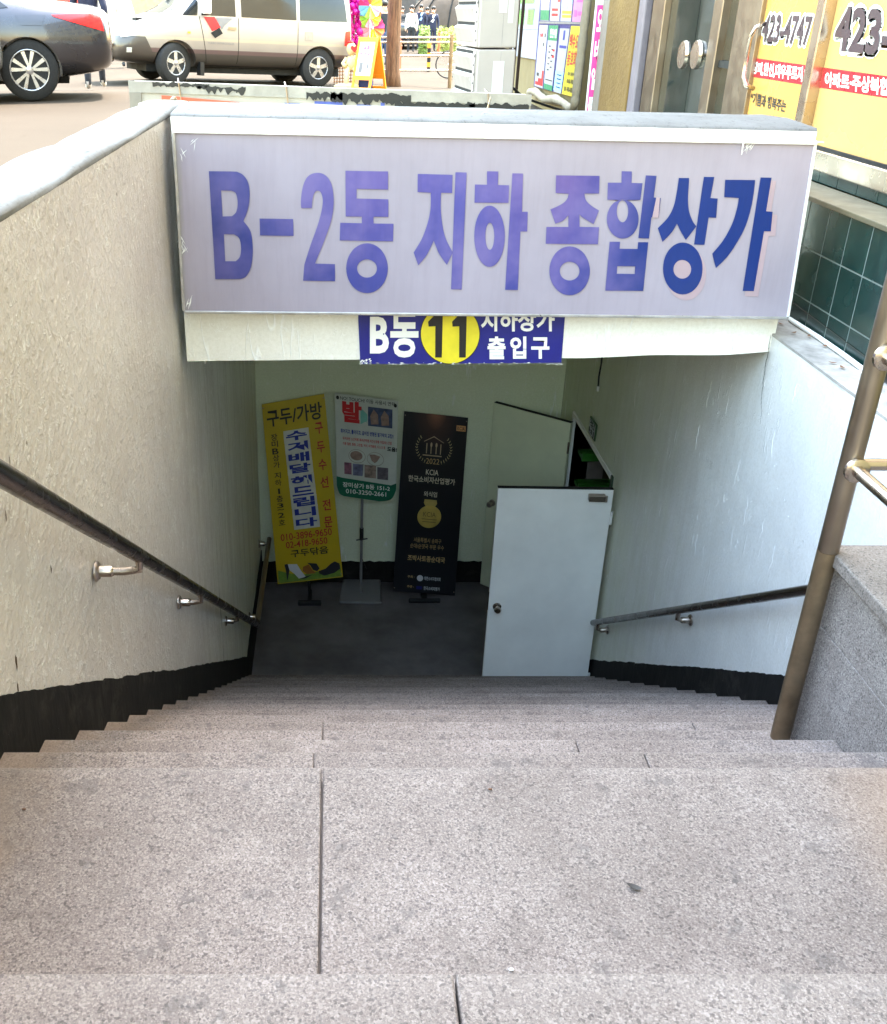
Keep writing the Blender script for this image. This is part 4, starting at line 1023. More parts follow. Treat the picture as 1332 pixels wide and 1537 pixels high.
b = MB(); Q.text(b, 'KCIA', 0.40, 0.445, 0.60, 0.472, 0.0125, 0.0); Q.rect(b, 0.38, 0.43, 0.62, 0.433, 0.0125); Q.rect(b, 0.39, 0.415, 0.61, 0.418, 0.0125); b.build('medal_lettering', plain('medal_ink', rgb(120,92,50), 0.5), ab)
bc = Q.p(0.5, 0, 0)
MB().box(bc.x - 0.15, bc.x + 0.15, 7.95, 7.98, FLOOR + 0.001, FLOOR + 0.045).build('foot_bar', M['black_plastic'], ab, bevel=0.01)
MB().box(bc.x - 0.03, bc.x + 0.03, 7.98, 8.22, FLOOR + 0.001, FLOOR + 0.04).build('foot_bar', M['black_plastic'], ab, bevel=0.01)
MB().tube([Q.p(0.5,0.42,-0.035), (bc.x, 8.1, FLOOR + 0.03)], 0.012, 8).build('mast', M['black_plastic'], ab)

# ---- small litter on the steps
lfp = pZ(952, 1332, ZN0 + 0.004)
b = MB(); b.grid(lambda a, w: lfp + Vector((0.014*a*1.0, 0.007*w*(1-a*a) - 0.006*a, 0.002 + 0.002*a*a)), [-1,-0.6,-0.2,0.2,0.6,1], [-1,0,1])
tag(b.build('dry_leaf', plain('leaf_dark', rgb(26,23,26), 0.6)), 'single dark dry leaf lying on the wide granite step', 'leaf')
rr = random.Random(31)
for k, (u, v, lab) in enumerate(((768, 1456, 'tiny pale chip of litter near the lower edge of the wide step'), (36, 1215, 'small brown crumb of dirt at the left end of the wide step'), (736, 1185, 'tiny dark speck of grit on the wide step left of the dry leaf'))):
    p = pZ(u, v, ZN0 + 0.003)
    tag(MB().ball(p + Vector((0,0,0.001)), 0.005, 0.003, 0.002, 7, 5).build('litter', M['white_paint'] if k == 0 else plain('crumb', rgb(88,60,44), 0.8)), lab, 'litter')
# ================================================================== THE SHOP BUILDING ON THE RIGHT
FX = 2.40
YE = 15.2
def G(u, v):
    p = pZ(u, v, 0.1)
    for _ in range(12): p = pZ(u, v, gz(p.x, p.y))
    return p
def yellow_stucco():
    t = NT('yellow_stucco')
    c = t.ramp(t.noise(2.0, 5, 0.6), (0.3, rgb(104,80,38)), (0.7, rgb(122,97,50)))
    st = t.map((1,1,0.2)); d = t.ramp(t.noise(6, 5, 0.65, st), (0.3, (0.84,0.82,0.78,1)), (0.6, (1,1,1,1)))
    t.col(t.mix(1.0, c, d, 'MULTIPLY')).rough(0.85).bump(t.noise(32, 3, 0.6), 0.8, 0.012); return t.m
M['stucco'] = yellow_stucco()
M['upper'] = plain('upper_wall', rgb(206,194,164), 0.8, 0, 0.08, 1.2, 0.3, 30)
M['beige'] = plain('wall_beige', rgb(176,158,112), 0.8, 0, 0.10, 2, 0.2, 40)
M['glass'] = plain('shop_glass', rgb(30,38,36), 0.06, 0.0, 0.2, 1.2)
M['glass'].node_tree.nodes['Principled BSDF'].inputs['Specular IOR Level'].default_value = 0.9
M['film'] = plain('yellow_film', rgb(196,150,80), 0.25, 0, 0.03, 1.0)
M['film2'] = plain('cream_film', rgb(198,158,98), 0.25, 0, 0.03, 1.0)
M['red_film'] = plain('red_film', rgb(206,28,44), 0.3, 0, 0.04)
M['num'] = plain('number_film', rgb(62,46,56), 0.4, 0, 0.04)
bd = thing('shop_building', (FX, 6, 0), 'yellow shop building with steel framed windows along the right of the stairwell', 'building')
MB().box(FX + 0.35, 9.5, -9.0, YE, -0.3, 3.2).build('wall', M['beige'], bd)
MB().box(FX + 0.02, 9.5, -9.0, YE, 3.2, 15.5).build('upper_wall', M['upper'], bd)
for st in range(4):
    for j in range(7):
        y0 = -7.6 + 3.2*j; z0 = 4.2 + 2.85*st
        o = MB().box(FX - 0.02, FX + 0.018, y0, y0 + 2.0, z0, z0 + 1.5).build('window', M['steel_dull'], bd)
        for k in range(2): MB().box(FX - 0.026, FX - 0.021, y0 + 0.06 + 0.95*k, y0 + 0.96 + 0.95*k, z0 + 0.06, z0 + 1.44).build('pane', M['glass'], o)
# plain shopfront nearer than the tiles, mostly beside the viewer
MB().box(FX + 0.03, FX + 0.349, -9.0, 2.05, -0.1, 3.199).build('shopfront_wall', M['beige'], bd)
# tiled plinth with stone sill
tp = MB().box(2.238, 2.40, 3.99, 5.44, -0.1, 0.545).build('tiled_plinth', plain('tile_grout', rgb(120,128,124), 0.7, 0, 0.1), bd)
def tile_mat():
    t = NT('green_tile')
    c = t.ramp(t.noise(16, 5, 0.7, dist=1.2), (0.3, rgb(13,38,36)), (0.55, rgb(18,50,47)), (0.75, rgb(36,68,62)))
    t.col(c).rough(t.ramp(t.noise(7, 3), (0.3, (0.16,)*3), (0.7, (0.3,)*3))).bump(t.noise(5, 2), 0.06, 0.01); return t.m
M['tile'] = tile_mat()
tz = [(-0.02, 0.117), (0.124, 0.337), (0.344, 0.548)]
for i in range(8):
    ya = 3.995 + 0.2*i
    for z0, z1 in tz:
        if ya + 0.195 > 5.45: continue
        MB().box(2.2362, 2.2378, ya, ya + 0.191, z0, z1).build('tile', M['tile'], tp, bevel=0.0006)
for i in range(1):
    for z0, z1 in tz: MB().box(2.232, 2.395, 3.982, 3.9895, z0, z1).build('tile', M['tile'], tp, bevel=0.002)
MB().box(2.226, 2.234, 3.976, 3.986, -0.02, 0.55).build('corner_trim', M['white_paint'], tp)
b = MB()
b.grid(lambda y, s: Vector((2.222 + 0.20*s, y, 0.555 + 0.005*nz(y, s, 4, 3))), [3.96 + 0.1*i for i in range(16)], [0, 0.25, 0.5, 0.75, 1])
b.f = [f[::-1] for f in b.f]
MB().box(2.222, 2.425, 3.96, 5.46, 0.5485, 0.572).build('sill', plain('sill_stone', rgb(98,91,72), 0.6, 0, 0.14, 5, 0.2, 40), bd, bevel=0.004)
for i in range(8):
    ya = 3.995 + 0.2*i
    if ya + 0.195 < 5.45: MB().box(2.436, 2.442, ya, ya + 0.195, 0.573, 0.655).build('tile', M['tile'], tp)
# white conduit along the plinth foot, with dust and web on the tiles
cd = thing('conduit_pipe', (2.18, 4.4, 0.01), 'thin white conduit pipe lying along the foot of the green tiles', 'pipe')
pts = [pZ(1186, 478, 0.014), pZ(1203, 489, 0.014), pZ(1232, 506, 0.014), pZ(1262, 528, 0.014), pZ(1293, 551, 0.014)]
MB().tube([Vector((min(p.x, 2.217), p.y, 0.012)) for p in pts] + [Vector((2.2, 3.9, 0.01))], 0.011, 10).build('pipe', M['white_paint'], cd, smooth=R(50))
MB().tube([Vector((2.19, 3.93, 0.012)), Vector((2.21, 3.86, 0.010))], 0.0155, 10).build('elbow', M['white_paint'], cd, smooth=R(50))
rr = random.Random(41)
lt = [(1215, 505), (1238, 520), (1222, 500), (1250, 545), (1265, 552), (1196, 487)]
for k, (u, v) in enumerate(lt):
    p = pZ(u, v, 0.005)
    if p.x > 2.2: p.x = 2.14
    bb = MB(); a = rr.uniform(0, 3); 
    bb.grid(lambda s, w: p + Vector((0.018*s*math.cos(a) - 0.008*w*(1-s*s)*math.sin(a), 0.018*s*math.sin(a) + 0.008*w*(1-s*s)*math.cos(a), 0.003 + 0.004*s*s)), [-1,-0.5,0,0.5,1], [-1,0,1])
    tag(bb.build('dead_leaf', plain('leaf_brown', rgb(122,84,58), 0.8)), 'crumpled brown leaf beside the white conduit, ' + ('third', 'fourth', 'second', 'fifth', 'sixth', 'first')[k] + ' one from the sign', 'leaf', 'dead leaves on the ledge')
# yellow shop window with the phone number
win = MB().box(FX + 0.05, FX + 0.06, 2.1, 5.419, 0.72, 3.15).build('shop_window', M['film2'], bd)
MB().box(FX + 0.02, FX + 0.09, 2.06, 5.419, 0.625, 0.72).build('bottom_frame', M['steel'], win, bevel=0.006)
MB().box(FX + 0.035, FX + 0.07, 2.06, 5.419, 0.7205, 0.735).build('gasket', M['dark'], win)
MB().box(FX + 0.02, FX + 0.09, 2.06, 2.1, 0.7205, 3.15).build('side_frame', M['steel'], win)
MB().box(FX - 0.02, FX + 0.34, 2.06, 5.419, 3.151, 3.199).build('head_frame', M['steel'], win)
xs_ = FX + 0.0485
def xq(u0, v0, u1, v1, du=0, dv=0): pass
def wtext(mb, body, bl, br, tr, tl, n=0.0, bold=0.02): text_quad(mb, body, [pX(*c, xs_ - n) for c in (bl, br, tr, tl)], bold)
# pixels of the zoom window [1100,0,1332,200] at scale 5.741
W3 = lambda x, y: (1100 + x/5.741, y/5.741)
def outl(mb_w, mb_k, body, bl, br, tr, tl, xs, bold, grow):
    q = [Vector(pX(*W3(*c), xs)) for c in (bl, br, tr, tl)]
    q1 = [p + Vector((-0.0008, 0, 0)) for p in q]
    text_quad(mb_k, body, [p + Vector((-0.004, 0, 0)) for p in q], bold)
    c = sum(q, Vector())/4
    for dy, dz in ((grow,0),(-grow,0),(0,grow),(0,-grow),(grow*.7,grow*.7),(-grow*.7,grow*.7),(grow*.7,-grow*.7),(-grow*.7,-grow*.7)):
        text_quad(mb_w, body, [p + Vector((-0.0002 - 0.00007*(hash((dy,dz)) % 7), dy, dz)) for p in q1], bold)
kw, kk = MB(), MB()
outl(kw, kk, '423-4747', (868,440), (2080,570), (2090,160), (925,42), xs_, 0.03, 0.018)
kw.build('lettering', M['ink_white'], win); kk.build('lettering', M['num'], win)
b = MB(); b.poly([pX(*W3(*c), xs_ + 0.001) for c in ((690,745),(2400,1010),(2400,800),(715,570))]); b.build('red_band', M['red_film'], win)
b = MB(); wtext(b, '아파트·주상복합·오피스텔', W3(792,745), W3(1750,890), W3(1760,720), W3(800,612), 0.001, 0.035); b.build('lettering', M['ink_white'], win)
# steel mullion, then the yellow door leaf
MB().box(FX - 0.008, FX + 0.1, 5.42, 5.505, -0.1, 3.2).build('mullion', M['steel'], bd, bevel=0.006)
dl = MB().box(FX + 0.02, FX + 0.03, 5.52, 6.30, 0.16, 3.0).build('door', M['film'], bd)
MB().box(FX - 0.005, FX + 0.05, 6.22, 6.34, 0.16, 3.0).build('stile', M['steel_dull'], dl, bevel=0.004)
MB().box(FX + 0.002, FX + 0.05, 5.507, 5.53, 0.16, 3.0).build('stile', M['steel'], dl, bevel=0.004)
xs2 = FX + 0.0185
kw, kk = MB(), MB()
outl(kw, kk, '423-4747', (243,360), (665,400), (700,135), (290,118), xs2, 0.03, 0.014)
kw.build('lettering', M['ink_white'], dl); kk.build('lettering', M['num'], dl)
b = MB(); b.poly([pX(*W3(*c), xs2 + 0.0008) for c in ((135,655),(640,735),(640,560),(165,495))]); b.build('red_band', M['red_film'], dl)
b = MB(); text_quad(b, '장미,한신,대우푸르지오', [pX(*W3(*c), xs2 - 0.001) for c in ((168,640),(655,722),(665,575),(180,528))], 0.035); b.build('lettering', M['ink_white'], dl)
b = MB(); text_quad(b, '“기쁨과 행복주는', [pX(*W3(*c), xs2 - 0.001) for c in ((155,900),(450,968),(470,862),(160,790))], 0.03); text_quad(b, '서비스로', [pX(*W3(*c), xs2 - 0.001) for c in ((285,1120),(430,1150),(420,1000),(300,985))], 0.03); b.build('lettering', M['ink_black'], dl)
hp = [pX(*W3(*c), FX - 0.055) for c in ((205,235), (150,330), (110,560), (95,665), (120,735))]
h0, h1 = pX(*W3(275,200), FX + 0.0), pX(*W3(178,760), FX + 0.0)
MB().tube([h0, hp[0], hp[1], hp[2], hp[3], hp[4], h1], 0.013, 12).build('pull_handle', M['steel'], dl, smooth=True)
b = MB().box(FX - 0.03, FX - 0.006, 6.12, 6.22, 1.45, 1.95).build('closer_case', M['steel_dull'], dl, bevel=0.004)
# glass doors deeper along the front
fr_ = MB().box(FX - 0.0, FX + 0.08, 6.345, 6.60, -0.1, 3.2).build('door_frame', M['steel_dull'], bd, bevel=0.006)
gp = MB().box(FX + 0.05, FX + 0.06, 6.60, 6.86, 0.1, 3.1).build('glass_panel', M['glass'], bd)
MB().box(FX + 0.03, FX + 0.049, 6.60, 6.86, 1.02, 1.06).build('rail', M['dark'], gp)
MB().box(FX - 0.0, FX + 0.08, 6.86, 7.02, -0.1, 3.2).build('door_frame', M['steel_dull'], bd, bevel=0.006)
for y0, y1, yh in ((7.03, 7.40, 7.18), (7.41, 8.02, 7.5)):
    gd = MB().box(FX + 0.04, FX + 0.052, y0, y1, 0.1, 3.1).build('glass_door', M['glass'], bd)
    pc = pX(1050 if yh < 7.3 else 1030, 82, FX + 0.0)
    MB().lathe([(0.03, 0.0), (0.03, 0.03), (0.085, 0.035), (0.09, 0.05), (0.085, 0.07), (0.002, 0.074)], Matrix.Translation((FX + 0.039, pc.y, pc.z)) @ Matrix.Rotation(R(-90), 4, 'Y'), 24).build('round_handle', M['steel'], gd, smooth=R(30))
MB().box(FX - 0.01, FX + 0.09, 8.03, 8.32, -0.1, 3.2).build('door_frame', M['steel_dull'], bd, bevel=0.006)
MB().box(FX + 0.06, FX + 0.1, 8.32, 8.52, -0.1, 3.2).build('dark_recess', M['dark'], bd)
MB().box(FX - 0.01, FX + 0.05, 8.52, 8.70, -0.1, 3.2).build('pipe_chase', plain('lilac_grey', rgb(112,105,114), 0.5), bd, bevel=0.01)
MB().box(FX - 0.02, FX + 0.349, 8.71, 9.60, -0.1, 3.2).build('pillar', M['stucco'], bd, bevel=0.01)
MB().box(FX + 0.02, FX + 0.2, 9.60, 9.64, -0.1, 3.2).build('shadow_gap', M['dark'], bd)
MB().box(FX - 0.01, FX + 0.2, 9.64, 9.86, -0.1, 3.2).build('white_post', plain('post_beige', rgb(134,127,118), 0.6), bd, bevel=0.005)
MB().box(FX + 0.12, FX + 0.349, 9.87, 10.45, -0.1, 3.2).build('dark_recess', M['dark'], bd)
MB().box(FX - 0.0, FX + 0.349, 10.46, YE, -0.1, 3.2).build('end_wall', plain('end_wall_paint', rgb(130,115,80), 0.8, 0, 0.12, 2, 0.2, 40), bd)

# pink vertical name sign
PYS = 9.9
W2 = lambda x, y: (760 + x/8.325, y/8.325)
pn = thing('vertical_sign', pY(893, 120, PYS), 'narrow pink vertical sign with white letters by the white post', 'sign')
MB().prism([pY(*W2(*c), PYS) for c in ((975,1560),(1115,1560),(1262,-60),(1132,-60))], (0, 0.02, 0)).build('edge', M['white_paint'], pn, fix=True)
MB().prism([pY(*W2(*c), PYS) + Vector((0,-0.003,0)) for c in ((990,1550),(1104,1550),(1250,60),(1140,60))], (0, 0.002, 0)).build('panel', M['ink_pink'], pn, fix=True)
b = MB()
for ch, q in (('오', ((1128,395),(1205,395),(1222,110),(1150,110))), ('네', ((1088,770),(1160,770),(1188,485),(1118,485))), ('일', ((1055,1120),(1115,1120),(1145,840),(1075,840))), ('틀', ((1010,1430),(1090,1430),(1105,1210),(1030,1210)))):
    text_quad(b, ch, [pY(*W2(*c), PYS - 0.005) for c in q], 0.045)
b.build('lettering', M['ink_white'], pn)

# poster frame with eight bills
xpz = FX - 0.03
pb = thing('poster_board', pX(835, 145, xpz), 'board with two rows of small coloured business posters on the yellow wall', 'poster board')
PP = lambda x, y, n=0.0: pX(*W2(x, y), xpz - n)
MB().prism([PP(345,1075), PP(850,1215), PP(1000,-60), PP(430,-60)], (0.025, 0, 0)).build('backing', M['ink_navy'], pb, fix=True)
def colx(i, y):
    # column boundaries slant with the view: bottom x to top x
    bot = [345, 460, 580, 695, 840]; mid = [412, 530, 662, 810, 945]; top = [432, 556, 690, 848, 985]
    if y >= 300: t = (1120 - y)/(1120-300); return bot[i]*(1-t) + mid[i]*t
    t = (270 - y)/330; return (mid[i]+8)*(1-t) + top[i]*t
def pslant(i, y): return 0
def pq4(i, f0, f1, g0, g1, row, n):
    """fraction rect inside poster i; g measured up from the poster's foot"""
    def P_(f, g):
        if row == 0:
            yb = 1075 + (1215-1075)*((i + f)/4); yt = 300 + 14*((i+f)/4)
        else:
            yb = 255 + 20*((i+f)/4); yt = -60
        y = yb*(1-g) + yt*g
        xa, xb = colx(i, y), colx(i+1, y)
        return PP(xa + (xb-xa)*(0.05 + 0.9*f), y, n)
    return [P_(f0,g0), P_(f1,g0), P_(f1,g1), P_(f0,g1)]
cfg = {(0,0): 'poster_paper', (0,1): 'poster_paper', (0,2): 'poster_paper', (0,3): 'poster_yellow', (1,0): 'poster_paper', (1,1): 'poster_paper', (1,2): 'poster_paper', (1,3): 'poster_pink'}
posters = {}
M['poster_paper'] = plain('poster_paper', rgb(158,158,164), 0.5, 0, 0.05, 8); M['poster_yellow'] = plain('poster_yellow', rgb(196,178,28), 0.5, 0, 0.05); M['poster_pink'] = plain('poster_pink', rgb(190,120,166), 0.5, 0, 0.05)
for (row, i), m in cfg.items():
    posters[(row,i)] = MB().poly(pq4(i, 0, 1, 0.01, 0.99, row, 0.002)).build('poster', M[m], pb)
def ink(row, i, mat, rects=(), texts=()):
    b = MB()
    for r in rects: b.poly(pq4(i, r[0], r[1], r[2], r[3], row, 0.004))
    for tx, *r in texts: text_quad(b, tx, pq4(i, r[0], r[1], r[2], r[3], row, 0.005), 0.02)
    b.build('print', M[mat], posters[(row,i)])
ink(0, 0, 'ink_red', [(0.05,0.95,0.04,0.09),(0.35,0.95,0.09,0.15),(0.75,0.95,0.15,0.28)], [('생', 0.1,0.5,0.8,0.86)])
ink(0, 0, 'ink_black', [(0.15,0.4,0.18,0.23),(0.72,0.82,0.8,0.86),(0.6,0.7,0.66,0.71)])
ink(0, 1, 'ink_green', [(0,1,0.76,0.99),(0,1,0.01,0.09)]); ink(0, 1, 'ink_white', (), [('한진수출', 0.2,0.9,0.80,0.94)])
ink(0, 1, 'ink_black', [(0.2+0.3*(k%2),0.38+0.3*(k%2),0.3+0.045*k,0.32+0.045*k) for k in range(9)] + [(0.1,0.9,0.15,0.165)], ()); ink(0, 1, 'ink_red', [(0.6,0.85,0.5,0.54),(0.62,0.85,0.6,0.63)])
ink(0, 2, 'ink_lblue', [(0,1,0.03,0.32)]); ink(0, 2, 'ink_navy', [(0,1,0.95,0.99),(0,0.06,0.01,0.99)]); ink(0, 2, 'ink_blue', [(0.45,0.62,0.78,0.92),(0.2,0.9,0.66,0.70)] + [(0.3,0.8,0.08+0.06*k,0.095+0.06*k) for k in range(4)])
ink(0, 3, 'ink_red', (), [('백수오', 0.05,0.95,0.66,0.88), ('동호회', 0.05,0.95,0.42,0.64)]); ink(0, 3, 'ink_black', (), [('회비 월회비', 0.3,0.95,0.29,0.34), ('010-90', 0.3,0.95,0.18,0.24), ('01-90-00', 0.15,0.95,0.06,0.13)])
ink(1, 0, 'ink_green', [(0,1,0.03,0.42)]); ink(1, 0, 'ink_lpink', [(0.3,0.9,0.6,0.95)])
ink(1, 1, 'ink_red', [(0.15,0.8,0.4,0.5),(0.15,0.8,0.2,0.3),(0.7,0.95,0.75,0.9)])
ink(1, 2, 'ink_orange', [(0.1,0.95,0.15,0.26),(0.1,0.95,0.3,0.42)]); ink(1, 2, 'ink_lblue', [(0.1,0.95,0.68,0.9),(0.1,0.6,0.5,0.62)])
ink(1, 3, 'ink_pink', [(0.1,0.4,0.2,0.45),(0.5,0.95,0.25,0.4),(0.3,0.9,0.75,0.95)])
b = MB().poly([PP(410,290,0.006), PP(950,302,0.006), PP(955,272,0.006), PP(415,262,0.006)]).build('cross_rail', M['ink_grey'], pb)
# map sheet further along
mb_ = thing('notice_sheet', pX(790, 88, FX - 0.02), 'white map notice with green plots pinned left of the poster board', 'notice')
MM = lambda x, y, n=0.0: pX(*W2(x, y), FX - 0.02 - n)
MB().prism([MM(70,690), MM(372,742), MM(430,-60), MM(125,-60)], (0.012, 0, 0)).build('sheet', plain('notice_paper', rgb(150,152,164), 0.6, 0, 0.05), mb_, fix=True)
for q in (((145,300),(220,303),(238,105),(165,102)), ((258,303),(332,308),(356,100),(275,100)), ((150,40),(350,40),(358,-40),(156,-40))):
    MB().poly([MM(*c, 0.003) for c in q]).build('print', M['ink_lgreen'], mb_)
b = MB()
for q in (((162,122),(236,122),(238,105),(164,105)), ((274,122),(353,122),(355,100),(275,100))): b.poly([MM(*c, 0.0045) for c in q])
b.poly([MM(90,372,0.003), MM(404,366,0.003), MM(405,358,0.003), MM(91,364,0.003)]); b.build('print', M['ink_grey'], mb_)
b = MB()
for x in (195, 300):
    for k in range(5): b.poly([MM(x-14,150+28*k,0.005), MM(x-4,150+28*k,0.005), MM(x-4,142+28*k,0.005), MM(x-14,142+28*k,0.005)])
b.build('print', M['ink_black'], mb_)
# lagged pipe looping round the posters
lp = thing('lagged_pipe', pX(855, 160, FX - 0.06), 'beige foam lagged pipe looping under and up beside the posters', 'pipe')
pts = [pX(*W2(*c), FX - 0.07) for c in ((300,1150),(360,1140),(430,1200),(480,1240),(620,1235),(720,1285),(790,1350),(830,1355),(860,1300),(880,1150),(920,820),(960,480),(1000,150),(1030,-120))]
fine = []
for i in range(len(pts)-1):
    for j in range(4): fine.append(pts[i].lerp(pts[i+1], j/4))
rr = random.Random(2)
MB().tube(fine + [pts[-1]], [0.040 + rr.uniform(-0.006, 0.006) for _ in range(len(fine)+1)], 10).build('lagging', plain('foam_beige', rgb(148,138,120), 0.85, 0, 0.1, 12, 0.6, 40), lp, smooth=True)

# ---- air conditioner outdoor units, one on the other
M['ac'] = plain('ac_casing', rgb(172,164,160), 0.5, 0, 0.05, 3)
ac_p = pZ(712, 138, 0.30)
def ac_unit(z0, label):
    t = thing('outdoor_unit', (1.28, 9.75, z0), label, 'air conditioner', 'stacked outdoor units', R(5.4))
    L, Wd, H = 0.95, 0.36, 0.715
    MB().box(0.012, Wd, 0.0, L, 0, H).build('casing', M['ac'], t, bevel=0.012, local=True)
    for i in range(4):
        z = 0.04 + i*0.165
        MB().hexa([(0.008,0.14,z),(0.011,0.14,z),(0.011,L-0.03,z),(0.008,L-0.03,z)], [(-0.028,0.15,z+0.115),(0.011,0.14,z+0.14),(0.011,L-0.03,z+0.14),(-0.028,L-0.04,z+0.115)]).build('louver', M['ac'], t, bevel=0.004, local=True, fix=True)
        MB().box(0.0105, 0.0118, 0.14, L-0.03, z+0.128, z+0.165).build('louver_slot', M['dark'], t, local=True)
    MB().box(-0.002, 0.0115, 0.02, 0.12, 0.01, H-0.01).build('service_strip', M['ac'], t, local=True)
    for i in range(9):
        MB().ball((-0.003, 0.045 + 0.03*(i % 2), 0.06 + 0.075*i), 0.004, 0.011, 0.011, 8, 6).build('vent_hole', M['dark'], t, local=True)
    MB().box(-0.004, -0.0022, 0.018, 0.03, H*0.45, H*0.95).build('seam', M['dark'], t, local=True)
    MB().box(Wd*0.62, Wd*0.63, -0.0015, -0.0003, 0.02, H-0.02).build('seam', plain('ac_seam', rgb(150,146,144), 0.6), t, local=True)
    return t
zb_ = gz(1.4, 9.9)
a1 = ac_unit(zb_ + 0.002, 'lower of two stacked grey outdoor air conditioner units by the posters')
a2 = ac_unit(zb_ + 0.73, 'upper of two stacked grey outdoor air conditioner units by the posters')
for t, x0, z0, x1, z1 in ((a1, 0.16, 0.34, 0.26, 0.62), (a2, 0.13, -0.0, 0.22, 0.0), (a2, 0.18, 0.28, 0.25, 0.45), (a2, 0.265, 0.20, 0.31, 0.45)):
    if z1 > z0: MB().box(x0, x1, -0.003, -0.0016, z0, z1).build('label', M['paper'], t, local=True)
MB().box(0.12, 0.15, -0.003, -0.0016, 0.53, 0.545).build('sticker', M['ink_green'], a2, local=True)
cbl = thing('black_cable', (1.9, 10.1, 0.45), 'black cable running from the outdoor units to the wall', 'cable')
MB().tube([(1.62, 10.25, 0.75), (1.85, 10.4, 0.58), (2.1, 10.5, 0.5), (2.38, 10.62, 0.42)], 0.012, 8).build('cable', M['black_plastic'], cbl, smooth=True)
dp = thing('drain_pipe', (1.75, 10.7, 0.3), 'dark thin pipes standing behind the outdoor units', 'pipe')
for k in range(3): MB().tube([(1.74 + 0.05*k, 10.75 + 0.03*k, 0.3), (1.75 + 0.05*k, 10.75, 3.1)], 0.016, 8).build('pipe', plain('pipe_brown', rgb(64,48,40), 0.6), dp, smooth=R(50))

# ---- second sign box behind the beam
s2 = thing('sign_box', (0, 6.4, 0.4), 'weathered white sign box with torn black tape along its top, behind the beam', 'sign')
t_l, t_r = pY(193, 124, 6.4), pY(798, 145, 6.4)
b_l, b_r = Vector((t_l.x + 0.02, 6.4, 0.26)), Vector((t_r.x, 6.4, 0.26))
MB().prism([b_l, b_r, t_r, t_l], (0, 0.22, 0)).build('box', plain('box_white', rgb(164,158,150), 0.6, 0, 0.12, 4, 0.3, 40), s2, fix=True)
def tl_(f, dz, n=0.0): return t_l.lerp(t_r, f) + Vector((0, -n, dz))
MB().prism([tl_(0,-0.05,0.0005), tl_(1,-0.05,0.0005), tl_(1,0.012,0.0005), tl_(0,0.012,0.0005)], (0, -0.012, 0)).build('top_lip', plain('box_lip', rgb(146,141,134), 0.6, 0, 0.15, 8, 0.3, 50), s2, fix=True)
MB().prism([tl_(0,-0.6,0.0006), tl_(0.03,-0.6,0.0006), tl_(0.03,-0.0505,0.0006), tl_(0,-0.0505,0.0006)], (0, -0.012, 0)).build('side_lip', plain('box_lip_side', rgb(122,116,108), 0.6), s2, fix=True)
b = MB(); b.poly([tl_(0.075,-0.2,0.006), tl_(0.37,-0.24,0.006), tl_(0.33,-0.12,0.006), tl_(0.27,-0.085,0.006), tl_(0.08,-0.062,0.006)]); b.build('stripe', plain('box_red', rgb(206,84,60), 0.5), s2)
b = MB()
for f0, f1, z0, z1 in ((0.385,0.425,-0.3,-0.08),(0.46,0.53,-0.15,-0.065),(0.565,0.60,-0.3,-0.075),(0.625,0.635,-0.3,-0.06),(0.68,0.71,-0.3,-0.065)): b.mark().poly([tl_(f0,z0,0.006), tl_(f1,z0,0.006), tl_(f1,z1,0.006), tl_(f0,z1,0.006)])
b.build('lettering', plain('box_blue', rgb(70,84,160), 0.5), s2)
b = MB(); rr = random.Random(17)
def tape(f0, f1, z0, z1, n=14):
    n *= 3; sd = rr.uniform(0, 50)
    up = [(f0 + (f1-f0)*i/n, z1 + 0.016*nz(sd, i*0.22, 0, 1) + rr.uniform(-0.003, 0.003)) for i in range(n+1)]; lo = [(f0 + (f1-f0)*i/n, min(z0 + 0.03*nz(sd, i*0.3, 9, 1) + rr.uniform(-0.004, 0.004), z1 - 0.004)) for i in range(n+1)]
    b.mark()
    for i in range(n): b.add([tl_(lo[i][0], lo[i][1], 0.0155), tl_(lo[i+1][0], lo[i+1][1], 0.0155), tl_(up[i+1][0], up[i+1][1], 0.0155), tl_(up[i][0], up[i][1], 0.0155)], [(0,1,2,3)])
tape(0.06, 0.20, -0.012, 0.008); tape(0.17, 0.29, -0.03, -0.004); tape(0.44, 0.53, -0.05, -0.018); tape(0.50, 0.70, -0.06, -0.012, 22); tape(0.66, 0.86, -0.095, -0.05, 22); tape(0.84, 0.995, -0.15, -0.045, 18)
b.build('torn_tape', M['black_plastic'], s2)
b = MB()
for f in (0.12, 0.385, 0.885): b.mark().tube([tl_(f, 0.03, -0.05), tl_(f + 0.005, 0.01, 0.02), tl_(f + 0.01, -0.10, 0.03)], 0.004, 6)
b.build('tie_wire', M['steel_dull'], s2)
wt = thing('tie_wire', pY(735, 165, 4.75), 'bent thin wire standing on the beam coping near its right half', 'wire')
w0, w1, w2 = pY(724, 170, 4.62), pY(730, 168, 4.62), pY(737, 145, 4.62)
MB().tube([w0, w1, w1.lerp(w2, 0.5), w2], 0.0022, 6).build('wire', M['steel'], wt)
an = MB().lathe([(0.016, 0), (0.018, 0.004), (0.01, 0.014), (0.003, 0.018)], Matrix.Translation(pZ(261, 150, 0.957)), 12)
tag(an.build('anchor_bolt', M['steel_rust'], smooth=R(40)), 'rusty anchor bolt in the corner of the coping', 'bolt')
